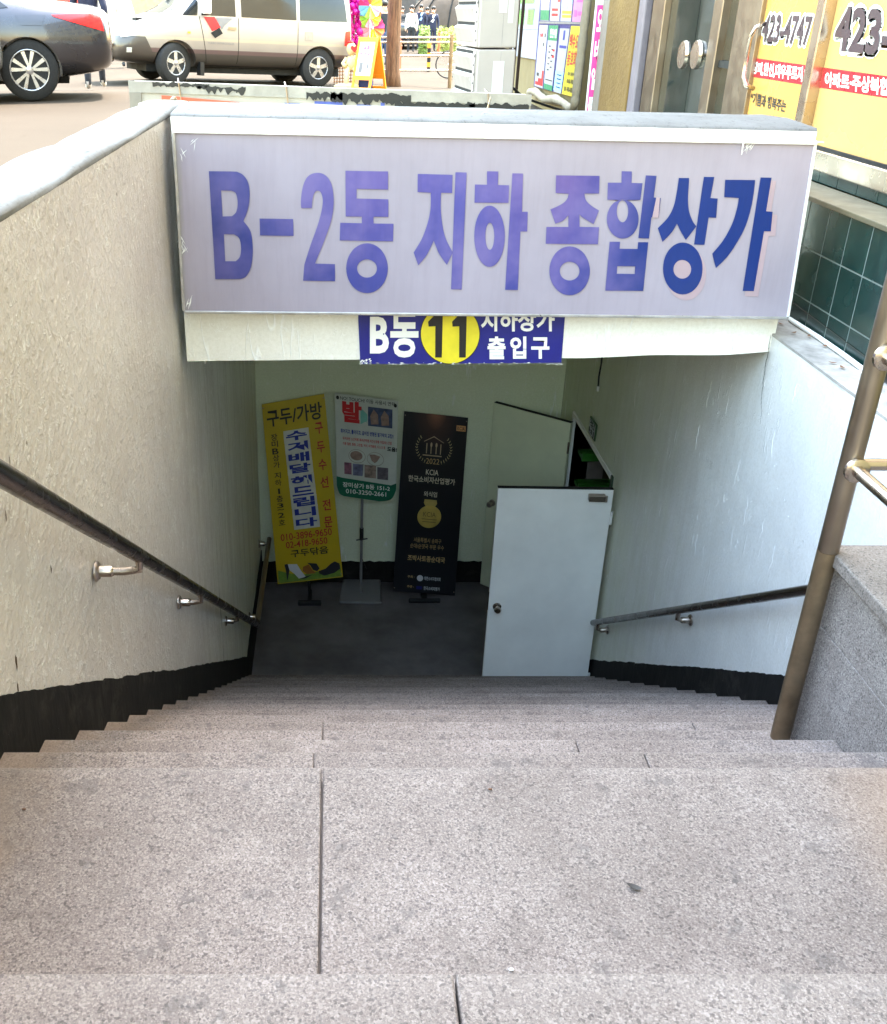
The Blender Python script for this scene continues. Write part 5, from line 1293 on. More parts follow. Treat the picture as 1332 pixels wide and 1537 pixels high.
# ================================================================== THE STREET BEYOND
from mathutils.bvhtree import BVHTree
def loft(stations):
    b = MB(); rows = []
    for (x, zl, zs, zb, zt, wl, ws, wb, wt) in stations:
        h = [(0, zl), (wl*0.6, zl), (wl, zl + 0.04), (ws, zs), (ws, zs + (zb-zs)*0.55), (wb, zb), ((wb*0.55+wt*0.45), zb + (zt-zb)*0.5), (wt, zt - (zt-zb)*0.12), (wt*0.72, zt), (0, zt + 0.012)]
        full = [(-y, z) for y, z in h[::-1]] + h[1:-1]
        full = full[1:] + full[:1] if False else full
        rows.append([Vector((x, y, z)) for y, z in full])
    n = len(rows[0])
    for r in rows: b.v += r
    for i in range(len(rows)-1):
        for k in range(n): b.f.append((i*n+k, i*n+(k+1)%n, (i+1)*n+(k+1)%n, (i+1)*n+k))
    b.f.append(tuple(range(n))); b.f.append(tuple((len(rows)-1)*n+k for k in range(n))[::-1])
    return b
def evaluated(me, mods):
    ob = bpy.data.objects.new('tmp', me); tmpcol.objects.link(ob); extra = []
    for m, kw in mods:
        md = ob.modifiers.new('m', m)
        for k, v in kw.items():
            if k == 'cut':
                c = bpy.data.objects.new('cut', v); tmpcol.objects.link(c); extra.append(c); md.object = c
            else: setattr(md, k, v)
    tvl.update()
    out = bpy.data.meshes.new_from_object(ob.evaluated_get(tdg()))
    bpy.data.objects.remove(ob)
    for c in extra: bpy.data.objects.remove(c)
    return out
def car_body(stations, axles, wr, yin):
    me = loft(stations).mesh('body', fix=True)
    cut = MB()
    for x in axles:
        for s in (-1, 1):
            y0, y1 = sorted((s*yin, s*1.3))
            cut.lathe([(wr, y0), (wr, y1)], Matrix.Translation((x, 0, wr*0.87)) @ Matrix.Rotation(R(-90), 4, 'X'), 40)
    cm = cut.mesh('cut', fix=True)
    out = evaluated(me, [('SUBSURF', dict(levels=2, render_levels=2)), ('BOOLEAN', dict(operation='DIFFERENCE', solver='EXACT', cut=cm))])
    out.polygons.foreach_set('use_smooth', [True]*len(out.polygons)); out.set_sharp_from_angle(angle=R(35))
    return out
def bvh_of(me): return BVHTree.FromPolygons([v.co for v in me.vertices], [tuple(p.vertices) for p in me.polygons])
def patch(bvh, quad, mat, name, parent, d='L', off=0.006, nu=8, nv=4):
    """a thin piece that follows the body: quad in side view (x,z) or front view (y,z)"""
    a, b_, c, e = quad; rows = []
    for i in range(nu+1):
        for j in range(nv+1):
            s, t = i/nu, j/nv
            p = ((a[0]*(1-s)+b_[0]*s)*(1-t)+(e[0]*(1-s)+c[0]*s)*t, (a[1]*(1-s)+b_[1]*s)*(1-t)+(e[1]*(1-s)+c[1]*s)*t)
            if d == 'L': o, dr = Vector((p[0], 3, p[1])), Vector((0,-1,0))
            elif d == 'R': o, dr = Vector((p[0], -3, p[1])), Vector((0,1,0))
            elif d == 'F': o, dr = Vector((8, p[0], p[1])), Vector((-1,0,0))
            else: o, dr = Vector((-8, p[0], p[1])), Vector((1,0,0))
            h = bvh.ray_cast(o, dr)
            rows.append((h[0] + h[1]*off) if h[0] is not None else None)
    if any(r is None for r in rows):
        good = [r for r in rows if r is not None]
        if not good: return None
        rows = [r if r is not None else min(good, key=lambda q: abs(q.x)) for r in rows]
    m = MB(); m.v = rows
    for i in range(nu):
        for j in range(nv):
            f = (i*(nv+1)+j, (i+1)*(nv+1)+j, (i+1)*(nv+1)+j+1, i*(nv+1)+j+1)
            m.f.append(f if d in 'RF' else f[::-1])
    return m.build(name, mat, parent, smooth=True, local=True)
M['rim'] = plain('alloy_rim', rgb(172,174,182), 0.3, 0.9, 0.1, 10)
M['rim_dark'] = plain('rim_dark', rgb(30,30,32), 0.4, 0.5, 0.2)
def make_wheel(parent, x, y, r, side, spokes, twin, rimr, steer=0):
    w = bpy.data.objects.new('wheel', None); col.objects.link(w); w.parent = parent; w.location = (x, y, r)
    w.rotation_euler = (0, 0, steer + (0 if side > 0 else math.pi))
    rot = Matrix.Rotation(R(-90), 4, 'X')
    pr = [(rimr*0.98, -0.2), (r*0.9, -0.2), (r*0.975, -0.185), (r, -0.15), (r, -0.05), (r*0.975, -0.015), (r*0.9, 0.0), (rimr*1.04, 0.002), (rimr*0.98, -0.02)]
    MB().lathe(pr, rot, 36).build('tyre', M['rubber'], w, smooth=R(40), local=True)
    MB().lathe([(rimr*0.97, -0.19), (rimr*0.97, -0.1), (rimr*0.3, -0.09), (0.01, -0.09)], rot, 30).build('rim_well', M['rim_dark'], w, smooth=R(40), local=True)
    MB().tube([(rimr*0.975*math.cos(2*math.pi*i/36), -0.012, rimr*0.975*math.sin(2*math.pi*i/36)) for i in range(36)], 0.012, 6, True).build('rim_lip', M['rim'], w, smooth=True, local=True)
    b = MB()
    for i in range(spokes):
        for k in ((-0.13, 0.13) if twin else (0,)):
            a = 2*math.pi*(i + 0.25)/spokes; a1 = a + k*2.1; a0 = a + k*0.9
            wo = rimr*(0.10 if twin else 0.17); wi = rimr*(0.055 if twin else 0.16)
            d0 = Vector((math.cos(a0), 0, math.sin(a0))); d1 = Vector((math.cos(a1), 0, math.sin(a1)))
            n0 = Vector((-d0.z, 0, d0.x)); n1 = Vector((-d1.z, 0, d1.x)); Y = Vector((0, 1, 0))
            p0, p1 = d0*rimr*0.14, d1*rimr*0.97
            b.hexa([p0 - n0*wi - Y*0.05, p1 - n1*wo - Y*0.06, p1 + n1*wo - Y*0.06, p0 + n0*wi - Y*0.05], [p0 - n0*wi - Y*0.012, p1 - n1*wo - Y*0.016, p1 + n1*wo - Y*0.016, p0 + n0*wi - Y*0.012])
    b.build('spokes', M['rim'], w, fix=True, local=True)
    MB().lathe([(rimr*0.2, -0.05), (rimr*0.2, -0.008), (rimr*0.1, 0.0), (0.004, 0.0)], rot, 18).build('hub_cap', M['rim'], w, smooth=R(40), local=True)
    return w
def car_paint(name, c, metal=0.4, rough=0.32):
    m = plain(name, c, rough, metal, 0.04, 2, coat=0.8); return m
M['car_glass'] = plain('car_glass', rgb(22,24,28), 0.05, 0, 0.3, 1.5)
M['red_lens'] = plain('tail_lens', rgb(214,30,30), 0.15, 0, 0.1, 20)
M['clear_lens'] = plain('head_lens', rgb(214,214,206), 0.1, 0.2, 0.15, 25)
def at(u, Y):
    return (u - PX)/FPX*(Y*math.cos(PITCH) + 1.3*math.sin(PITCH))
# ---- sedan
SED = [(-1.03,0.46,0.58,0.80,0.88,0.50,0.62,0.58,0.46), (-1.0,0.36,0.56,0.84,0.98,0.66,0.78,0.73,0.58), (-0.88,0.30,0.55,0.90,1.05,0.76,0.88,0.82,0.66), (-0.5,0.25,0.55,0.94,1.09,0.82,0.92,0.86,0.68), (-0.15,0.22,0.55,0.96,1.14,0.84,0.93,0.87,0.66), (0.25,0.20,0.55,0.97,1.27,0.85,0.93,0.87,0.61),
       (0.75,0.20,0.55,0.97,1.42,0.85,0.93,0.87,0.57), (1.4,0.20,0.55,0.96,1.46,0.85,0.93,0.87,0.58), (2.0,0.20,0.55,0.95,1.38,0.85,0.93,0.87,0.60), (2.45,0.20,0.55,0.94,1.16,0.85,0.93,0.87,0.64), (2.8,0.20,0.55,0.90,1.0,0.84,0.93,0.87,0.7), (3.3,0.22,0.52,0.84,0.92,0.80,0.90,0.82,0.66), (3.65,0.26,0.5,0.72,0.80,0.68,0.80,0.74,0.55), (3.8,0.36,0.5,0.62,0.68,0.46,0.56,0.5,0.4)]
def make_sedan(paint, label, group):
    t = thing('parked_car', (0,0,0), label, 'car', group)
    me = car_body(SED, (0, 2.85), 0.385, 0.62); link('body', me, paint, t); bv = bvh_of(me)
    for s in (-1, 1):
        d = 'L' if s > 0 else 'R'
        patch(bv, [(0.55,1.0),(1.28,1.0),(1.28,1.34),(0.75,1.32)], M['car_glass'], 'side_window', t, d)
        patch(bv, [(1.34,1.0),(2.2,0.99),(1.95,1.30),(1.34,1.35)], M['car_glass'], 'side_window', t, d)
        patch(bv, [(0.16,1.03),(0.50,1.005),(0.68,1.30),(0.45,1.24)], M['car_glass'], 'quarter_window', t, d)
        patch(bv, [(-0.93,0.77),(-0.36,0.93),(-0.33,0.95),(-0.90,0.97)], M['red_lens'], 'tail_light', t, d, 0.008)
        patch(bv, [(0.62,0.90),(0.85,0.90),(0.85,0.93),(0.62,0.93)], M['rim'], 'door_handle', t, d, 0.02)
        patch(bv, [(0.42,0.28),(0.428,0.28),(0.508,0.96),(0.50,0.96)], M['dark'], 'door_gap', t, d, 0.003, 1, 14)
        patch(bv, [(1.31,0.26),(1.318,0.26),(1.318,0.98),(1.31,0.98)], M['dark'], 'door_gap', t, d, 0.003, 1, 14)
        if s > 0:
            patch(bv, [(-0.20,0.84),(0.03,0.84),(0.09,0.95),(-0.26,0.95)], paint, 'fuel_flap', t, d, 0.006)
        patch(bv, [(3.25,0.66),(3.62,0.62),(3.6,0.74),(3.2,0.80)], M['clear_lens'], 'headlight', t, d, 0.008)
        patch(bv, [(-0.95,0.335),(-0.42,0.285),(-0.42,0.295),(-0.95,0.345)], M['dark'], 'bumper_seam', t, d, 0.003)
        make_wheel(t, 0, s*0.90, 0.350, s, 5, True, 0.235); make_wheel(t, 2.85, s*0.90, 0.350, s, 5, True, 0.235)
    patch(bv, [(-0.50,1.13),(0.50,1.13),(0.44,1.36),(-0.44,1.36)], M['car_glass'], 'rear_window', t, 'B', 0.006)
    patch(bv, [(-0.52,1.05),(0.52,1.05),(0.46,1.34),(-0.46,1.34)], M['car_glass'], 'windscreen', t, 'F', 0.006)
    for x0, x1 in ((-0.6,0.6),): MB().box(-0.45, 3.3, -0.58, 0.58, 0.18, 0.27).build('underbody', M['dark'], t, local=True)
    return t
p = G(55, 147)
sed = make_sedan(car_paint('paint_grey', rgb(60,58,64), 0.55, 0.3), 'dark grey sedan with red tail light parked at the far left', 'cars parked in the street')
yw = R(13)
def park(o, u, Y, yaw):
    """near rear wheel stands at photo column u, depth Y; nose swung towards the viewer by yaw"""
    x = at(u, Y); f_ = Vector((-math.cos(yaw), -math.sin(yaw), 0)); left = Vector((math.sin(yaw), -math.cos(yaw), 0))
    c_ = Vector((x, Y, 0)) - left*0.9
    o.location = (c_.x, c_.y, gz(x, Y)); o.rotation_euler = (0, 0, math.pi + yaw)
park(sed, 55, 13.2, yw)
wc = make_sedan(car_paint('paint_white', rgb(160,160,158), 0.1, 0.3), 'white car whose bumper corner shows at the left edge before the grey sedan', 'cars parked in the street')
park(wc, -150, 12.0, R(4))
# ---- van
VAN = [(-0.80,0.48,0.70,1.10,1.70,0.55,0.72,0.70,0.55), (-0.76,0.38,0.62,1.12,1.84,0.74,0.88,0.86,0.70), (-0.55,0.33,0.60,1.15,1.90,0.80,0.91,0.90,0.76), (0.0,0.30,0.6,1.16,1.93,0.82,0.92,0.91,0.78), (1.0,0.28,0.6,1.17,1.94,0.82,0.92,0.91,0.79), (2.0,0.28,0.6,1.17,1.91,0.82,0.92,0.91,0.77), (2.35,0.28,0.6,1.17,1.82,0.82,0.92,0.90,0.74),
       (2.75,0.28,0.6,1.16,1.52,0.82,0.92,0.88,0.74), (3.05,0.30,0.6,1.10,1.27,0.82,0.91,0.86,0.72), (3.5,0.32,0.58,1.02,1.15,0.81,0.90,0.83,0.66), (3.9,0.33,0.56,0.92,1.02,0.76,0.87,0.79,0.62), (4.12,0.36,0.54,0.80,0.90,0.66,0.79,0.70,0.54), (4.24,0.42,0.54,0.68,0.74,0.46,0.58,0.52,0.42)]
def van_paint():
    t = NT('van_two_tone'); sx = t.n('ShaderNodeSeparateXYZ'); t.l(t.tc.outputs['Object'], sx.inputs[0])
    z = sx.outputs[2]
    c = t.ramp(z, (0.0, rgb(74,66,58)), (0.545, rgb(88,78,68)), (0.55, rgb(104,84,82)), (0.62, rgb(104,84,82)), (0.625, rgb(152,142,134)), (0.77, rgb(152,142,134)), (0.775, rgb(166,157,140)), (0.82, rgb(166,157,140)), (0.825, rgb(156,147,140)), (1.0, rgb(166,159,154)))
    lim = t.math('ADD', 0.545, t.math('MULTIPLY', t.ramp(t.math('SUBTRACT', sx.outputs[0], 3.0), (0.55, BLK), (0.68, WHT)), 0.26))
    c = t.mix(t.math('LESS_THAN', z, lim), c, rgb(80,73,67))
    d = t.ramp(t.noise(3, 4), (0.3, (0.93,)*3), (0.7, (1.0,)*3))
    t.col(t.mix(1.0, c, d, 'MULTIPLY')).rough(0.35).metal(0.25); t.b.inputs['Coat Weight'].default_value = 0.5; return t.m
van = thing('van', (0,0,0), 'beige and brown van parked in the sun with a red and black door decal', 'van')
me = car_body(VAN, (0, 3.08), 0.415, 0.64); link('body', me, van_paint(), van); bv = bvh_of(me)
for s in (1, -1):
    d = 'L' if s > 0 else 'R'
    patch(bv, [(1.86,1.22),(2.56,1.22),(2.36,1.70),(1.86,1.76)], M['car_glass'], 'side_window', van, d)
    patch(bv, [(2.64,1.21),(2.93,1.20),(2.64,1.50),(2.60,1.44)], M['car_glass'], 'quarter_window', van, d)
    patch(bv, [(0.55,1.22),(1.74,1.22),(1.74,1.76),(0.55,1.76)], M['car_glass'], 'side_window', van, d)
    patch(bv, [(-0.62,1.24),(0.47,1.22),(0.47,1.76),(-0.56,1.74)], M['car_glass'], 'side_window', van, d)
    for x in (2.60, 1.80, 0.51): patch(bv, [(x - (0.16 if x > 2.5 else 0),0.34),(x + 0.012 - (0.16 if x > 2.5 else 0),0.34),(x + 0.012,1.2),(x,1.2)], M['dark'], 'door_gap', van, d, 0.003, 1, 14)
    patch(bv, [(0.52,0.335),(2.45,0.335),(2.45,0.345),(0.52,0.345)], M['dark'], 'sill_seam', van, d, 0.003, 14, 1)
    patch(bv, [(1.86,0.985),(2.03,0.985),(2.03,1.035),(1.86,1.035)], M['steel_dull'], 'door_handle', van, d, 0.02, 4, 2)
    patch(bv, [(2.80,0.89),(2.86,0.89),(2.86,0.925),(2.80,0.925)], M['ink_orange'], 'side_repeater', van, d, 0.014, 4, 3)
    patch(bv, [(-0.70,0.78),(-0.56,0.80),(-0.58,1.06),(-0.70,1.08)], M['red_lens'], 'tail_light', van, d, 0.012)
    patch(bv, [(0.18,0.86),(0.36,0.86),(0.36,1.02),(0.18,1.02)], M['ink_grey'], 'fuel_flap', van, d, 0.003)
    patch(bv, [(0.186,0.866),(0.354,0.866),(0.354,1.014),(0.186,1.014)], plain('flap_paint', rgb(156,147,140), 0.35, 0.2), 'fuel_flap', van, d, 0.006)
    patch(bv, [(3.78,0.83),(4.10,0.77),(4.04,0.90),(3.74,0.97)], M['clear_lens'], 'headlight', van, d, 0.012)
    patch(bv, [(3.94,0.53),(4.03,0.53),(4.03,0.61),(3.94,0.61)], M['clear_lens'], 'fog_light', van, d, 0.016)
    make_wheel(van, 0, s*0.87, 0.365, s, 5, False, 0.215); make_wheel(van, 3.08, s*0.87, 0.365, s, 5, False, 0.215, R(16))
    mr_ = MB().box(2.42, 2.56, s*0.96 - 0.09, s*0.96 + 0.11, 1.24, 1.50).build('mirror', M['white_paint'], van, bevel=0.03, local=True)
patch(bv, [(2.36,0.95),(2.52,1.19),(2.30,1.20),(2.18,1.02)][:4], M['ink_red'], 'decal', van, 'L', 0.007)
patch(bv, [(2.30,0.83),(2.39,0.92),(2.21,1.02),(2.14,0.92)], M['dark'], 'decal', van, 'L', 0.0075)
patch(bv, [(2.16,0.98),(2.28,1.19),(1.92,1.19),(2.1,1.06)], M['ink_grey'], 'decal', van, 'L', 0.007)
tv, tf, _ = text_unit('TURBO INTERCOOLER', 0.0)
b = MB()
for s_, t_ in tv:
    h = bv.ray_cast(Vector((2.45 - 0.55*s_, 3, 0.725 + 0.035*t_)), Vector((0,-1,0))); b.v.append(h[0] + Vector((0, 0.008, 0)))
b.f = list(tf); b.build('lettering', M['ink_grey'], van, local=True)
patch(bv, [(-0.34,0.67),(0.34,0.67),(0.30,0.80),(-0.30,0.80)], M['steel_dull'], 'grille', van, 'F', 0.02)
for k in range(7): patch(bv, [(-0.30+0.1*k-0.012,0.68),(-0.30+0.1*k+0.012,0.68),(-0.28+0.094*k+0.012,0.79),(-0.28+0.094*k-0.012,0.79)], M['dark'], 'grille_slot', van, 'F', 0.026, 1, 3)
MB().box(4.16, 4.32, -0.55, 0.55, 0.62, 0.68).build('bull_bar', M['steel_dull'], van, bevel=0.025, local=True)
for y in (-0.36, 0.36): MB().box(4.16, 4.33, y - 0.06, y + 0.06, 0.34, 0.66).build('bull_bar_leg', M['steel_dull'], van, bevel=0.03, local=True)
MB().box(4.235, 4.29, -0.25, 0.25, 0.34, 0.46).build('number_plate', plain('plate_green', rgb(120,170,130), 0.5), van, bevel=0.006, local=True)
patch(bv, [(-0.62,1.22),(0.62,1.22),(0.60,1.72),(-0.60,1.72)], M['car_glass'], 'windscreen', van, 'F', 0.006)
patch(bv, [(-0.62,1.25),(0.62,1.25),(0.58,1.72),(-0.58,1.72)], M['car_glass'], 'rear_window', van, 'B', 0.006)
MB().box(-0.6, 3.6, -0.62, 0.62, 0.2, 0.36).build('underbody', M['dark'], van, local=True)
for s in (-1, 1): MB().box(2.52, 2.60, s*0.80 - 0.1, s*0.80 + 0.1, 0.16, 0.40).build('mud_flap', M['black_plastic'], van, local=True)
MB().box(3.60, 3.74, 0.28, 0.52, 1.06, 1.125).build('hood_scoop', M['dark'], van, bevel=0.01, local=True)
Yf = 20.9; F_ = pY(265, 122, Yf); yaw = R(28)
fw = Vector((-math.cos(yaw), -math.sin(yaw), 0))
R_ = F_ - fw*3.08
zf, zr_ = gz(F_.x, F_.y), gz(R_.x, R_.y)
lat = Vector((-fw.y, fw.x, 0))                   # left of the van
f3 = (Vector((F_.x, F_.y, zf)) - Vector((R_.x, R_.y, zr_))).normalized()
pm_, qm_ = F_ - lat*1.74, R_ - lat*1.74
l3 = (Vector((F_.x, F_.y, zf)) - Vector((pm_.x, pm_.y, gz(pm_.x, pm_.y)))).normalized()
u3 = f3.cross(l3).normalized(); l3 = u3.cross(f3)
rear_c = Vector((R_.x, R_.y, zr_)) - l3*0.87
van.matrix_world = Matrix(((f3.x,l3.x,u3.x,rear_c.x),(f3.y,l3.y,u3.y,rear_c.y),(f3.z,l3.z,u3.z,rear_c.z),(0,0,0,1)))

# ---- people
SKIN = plain('skin', rgb(206,160,134), 0.6, 0, 0.05); HAIR = plain('hair', rgb(30,26,26), 0.6)
def cloth(name, c): return plain(name, rgb(*c), 0.85, 0, 0.12, 14)
def person(x, y, head, label, top, bottom, pose='stand', scale=1.0, shoe=(30,30,32), shirt=None):
    t = thing('person', (x, y, gz(x, y) + 0.004), label, 'person', None, head)
    st = 0.18 if pose == 'walk' else 0.03
    J = {'pel': (0,0,0.93), 'sp': (0,0.01,1.12), 'ch': (0,0.0,1.30), 'nk': (0,0.0,1.47), 'hd0': (0,0.02,1.56), 'hd': (0,0.02,1.66)}
    rad = {'pel': 0.135, 'sp': 0.125, 'ch': 0.145, 'nk': 0.06, 'hd0': 0.075, 'hd': 0.085}
    E_ = [('pel','sp'),('sp','ch'),('ch','nk'),('nk','hd0'),('hd0','hd')]
    for s, n in ((1,'r'),(-1,'l')):
        f = st*s
        J.update({'hp'+n: (0.09*s,0,0.88), 'kn'+n: (0.10*s, f*0.9+0.03, 0.49), 'an'+n: (0.10*s, f*1.3-0.03, 0.09), 'to'+n: (0.115*s, f*1.3+0.12, 0.045),
                  'sh'+n: (0.17*s,0,1.40), 'el'+n: (0.235*s, -0.03 - f*0.5, 1.12), 'wr'+n: (0.235*s, 0.05 - f*0.9, 0.88), 'ha'+n: (0.23*s, 0.07 - f*1.0, 0.80)})
        rad.update({'hp'+n: 0.105, 'kn'+n: 0.068, 'an'+n: 0.05, 'to'+n: 0.04, 'sh'+n: 0.075, 'el'+n: 0.052, 'wr'+n: 0.036, 'ha'+n: 0.034})
        E_ += [('pel','hp'+n),('hp'+n,'kn'+n),('kn'+n,'an'+n),('an'+n,'to'+n),('ch','sh'+n),('sh'+n,'el'+n),('el'+n,'wr'+n),('wr'+n,'ha'+n)]
    ks = list(J); me = bpy.data.meshes.new('body'); me.from_pydata([Vector(J[k])*scale for k in ks], [(ks.index(a), ks.index(c)) for a, c in E_], [])
    ob = bpy.data.objects.new('tmp', me); tmpcol.objects.link(ob)
    ob.modifiers.new('s', 'SKIN'); sm = ob.modifiers.new('u', 'SUBSURF'); sm.levels = 1
    for i, k in enumerate(ks):
        r = rad[k]*scale; me.skin_vertices[0].data[i].radius = (r*(1.15 if k in ('ch','pel','sp') else 1.0), r*(0.8 if k in ('ch','pel','sp') else 1.0)); me.skin_vertices[0].data[i].use_root = (k == 'pel')
    tvl.update(); out = bpy.data.meshes.new_from_object(ob.evaluated_get(tdg())); bpy.data.objects.remove(ob)
    for m in (top, bottom, SKIN, cloth('shoe', shoe), shirt or top): out.materials.append(m)
    segs = [(Vector(J[a])*scale, Vector(J[c])*scale, a, c) for a, c in E_]
    for pl_ in out.polygons:
        c = pl_.center; best = 9; bi = None
        for p0, p1, a, k in segs:
            d = p1 - p0; tt = max(0, min(1, (c-p0).dot(d)/d.dot(d))); dd = (c - p0 - d*tt).length
            if dd < best: best = dd; bi = (a, k, tt)
        a, k, tt = bi
        mi = 0
        if a[:2] in ('hp','kn') or k[:2] in ('hp','kn') or (a == 'pel' and k == 'sp' and tt < 0.15): mi = 1
        if k[:2] == 'to' or (k[:2] == 'an' and tt > 0.97): mi = 3
        if k in ('hd0','hd') or (k == 'nk' and tt > 0.8) or k[:2] == 'ha': mi = 2
        if mi == 0 and shirt and a in ('sp','ch') and k in ('ch','nk') and abs(c.x) < 0.045*scale and c.y > 0: mi = 4
        pl_.material_index = mi; pl_.use_smooth = True
    link('body', out, None, t)
    b = MB(); b.ball((0, 0.0, 1.70*scale), 0.098*scale, 0.112*scale, 0.085*scale, 14, 9); b.build('hair', HAIR, t, smooth=True, local=True)
    b = MB(); b.ball((0, 0.118*scale, 1.645*scale), 0.014*scale, 0.02*scale, 0.022*scale, 8, 6)
    b.ball((0.092*scale, 0.02, 1.64*scale), 0.012*scale, 0.02*scale, 0.03*scale, 6, 5).ball((-0.092*scale, 0.02, 1.64*scale), 0.012*scale, 0.02*scale, 0.03*scale, 6, 5); b.build('face_features', SKIN, t, smooth=True, local=True)
    b = MB(); b.ball((0.035*scale, 0.098*scale, 1.668*scale), 0.012*scale, 0.008*scale, 0.007*scale, 6, 5).ball((-0.035*scale, 0.098*scale, 1.668*scale), 0.012*scale, 0.008*scale, 0.007*scale, 6, 5).ball((0, 0.10*scale, 1.595*scale), 0.022*scale, 0.006*scale, 0.005*scale, 6, 5); b.build('eyes_and_mouth', M['dark'], t, smooth=True, local=True)
    return t
navy = cloth('cloth_navy', (34,38,62)); dark = cloth('cloth_dark', (38,40,46)); white = cloth('cloth_white', (226,222,216)); blue = cloth('cloth_jeans', (60,76,110)); lblue = cloth('cloth_light_blue', (150,176,216))
person(at(147, 16.6), 16.6, R(10), 'person in a navy jacket walking behind the grey sedan', navy, dark, 'walk', 1.0, (220,214,206))
person(at(617, 46), 46, R(170), 'person in a white shirt and dark trousers on the far pavement', white, dark, 'stand')
person(at(631, 49), 49, R(180), 'person in a dark suit with light blue shirt at the far hedge', navy, navy, 'stand', 1.02, shirt=lblue)
person(at(640, 50), 50, R(185), 'person in navy clothes facing the street, middle of the far group', navy, navy, 'stand', 0.96)
person(at(649, 47), 47, R(175), 'person in navy with pale collar, rightmost of the far group', navy, navy, 'stand', 0.98, shirt=white)
person(at(603, 52), 52, R(180), 'person in white whose head shows above the far dark car', white, dark, 'stand', 0.98)
person(at(576, 33), 33, R(20), 'person in a dark jacket and jeans left of the tree trunk', dark, blue, 'stand')
person(at(192, 27), 27, R(200), 'person in pale clothes standing far behind the van bonnet', white, cloth('cloth_tan', (200,180,150)), 'stand')

# ---- tree beside the orange board
tr = G(590, 124); tx, ty = at(590, 24.2), 24.2
tree = thing('street_tree', (tx, ty, gz(tx, ty)), 'street tree with rough brown trunk behind the orange board', 'tree')
def bark():
    t = NT('bark'); st = t.map((1,1,0.12))
    t.col(t.ramp(t.noise(22, 5, 0.7, st), (0.3, rgb(64,44,32)), (0.7, rgb(138,104,78)))).rough(0.95).bump(t.noise(26, 4, 0.7, st), 1.0, 0.03); return t.m
M['bark'] = bark()
b = MB(); zg = gz(tx, ty)
b.tube([(tx, ty, zg - 0.1), (tx - 0.01, ty, zg + 0.3), (tx + 0.0, ty, zg + 1.5), (tx + 0.05, ty, zg + 3.0), (tx + 0.1, ty + 0.1, zg + 4.5)], [0.20, 0.165, 0.15, 0.14, 0.11], 14)
for a in range(6):
    an_ = a*1.05; b.tube([(tx + 0.08, ty + 0.05, zg + 3.4 + 0.2*a), (tx + 0.9*math.cos(an_), ty + 0.9*math.sin(an_), zg + 4.8 + 0.2*a), (tx + 2.0*math.cos(an_), ty + 2.0*math.sin(an_), zg + 5.8 + 0.2*a)], [0.08, 0.05, 0.02], 8)
b.build('trunk', M['bark'], tree, smooth=True)
b = MB(); rr = random.Random(77)
for i in range(5200):
    while True:
        q = Vector((rr.uniform(-1,1), rr.uniform(-1,1), rr.uniform(-1,1)))
        if q.length < 1 and (q.length > 0.35) and noise.noise(q*2.3) > -0.12: break
    c = Vector((tx + 0.1 + q.x*2.5, ty + q.y*2.5, zg + 6.3 + q.z*1.7)); s = rr.uniform(0.06, 0.12)
    d1 = Vector((rr.uniform(-1,1), rr.uniform(-1,1), rr.uniform(-0.6,0.6))).normalized(); d2 = d1.orthogonal().normalized()
    b.add([c - d1*s, c - d2*s*0.5, c + d1*s, c + d2*s*0.5], [(0,1,2,3)])
b.build('crown', plain('leaves', rgb(74,104,44), 0.7, 0, 0.3, 3), tree)

# ---- orange folding board
OG = plain('orange_plastic', rgb(240,150,30), 0.4, 0, 0.04)
oy = 22.2
ob_l, ob_r = pY(541, 128, oy), pY(567, 128, oy)
ax = at(554, oy); az_ = gz(ax, oy)
af = thing('folding_board', (ax, oy, az_), 'orange plastic folding board with a white notice in front of the tree', 'sign board', None, R(56))
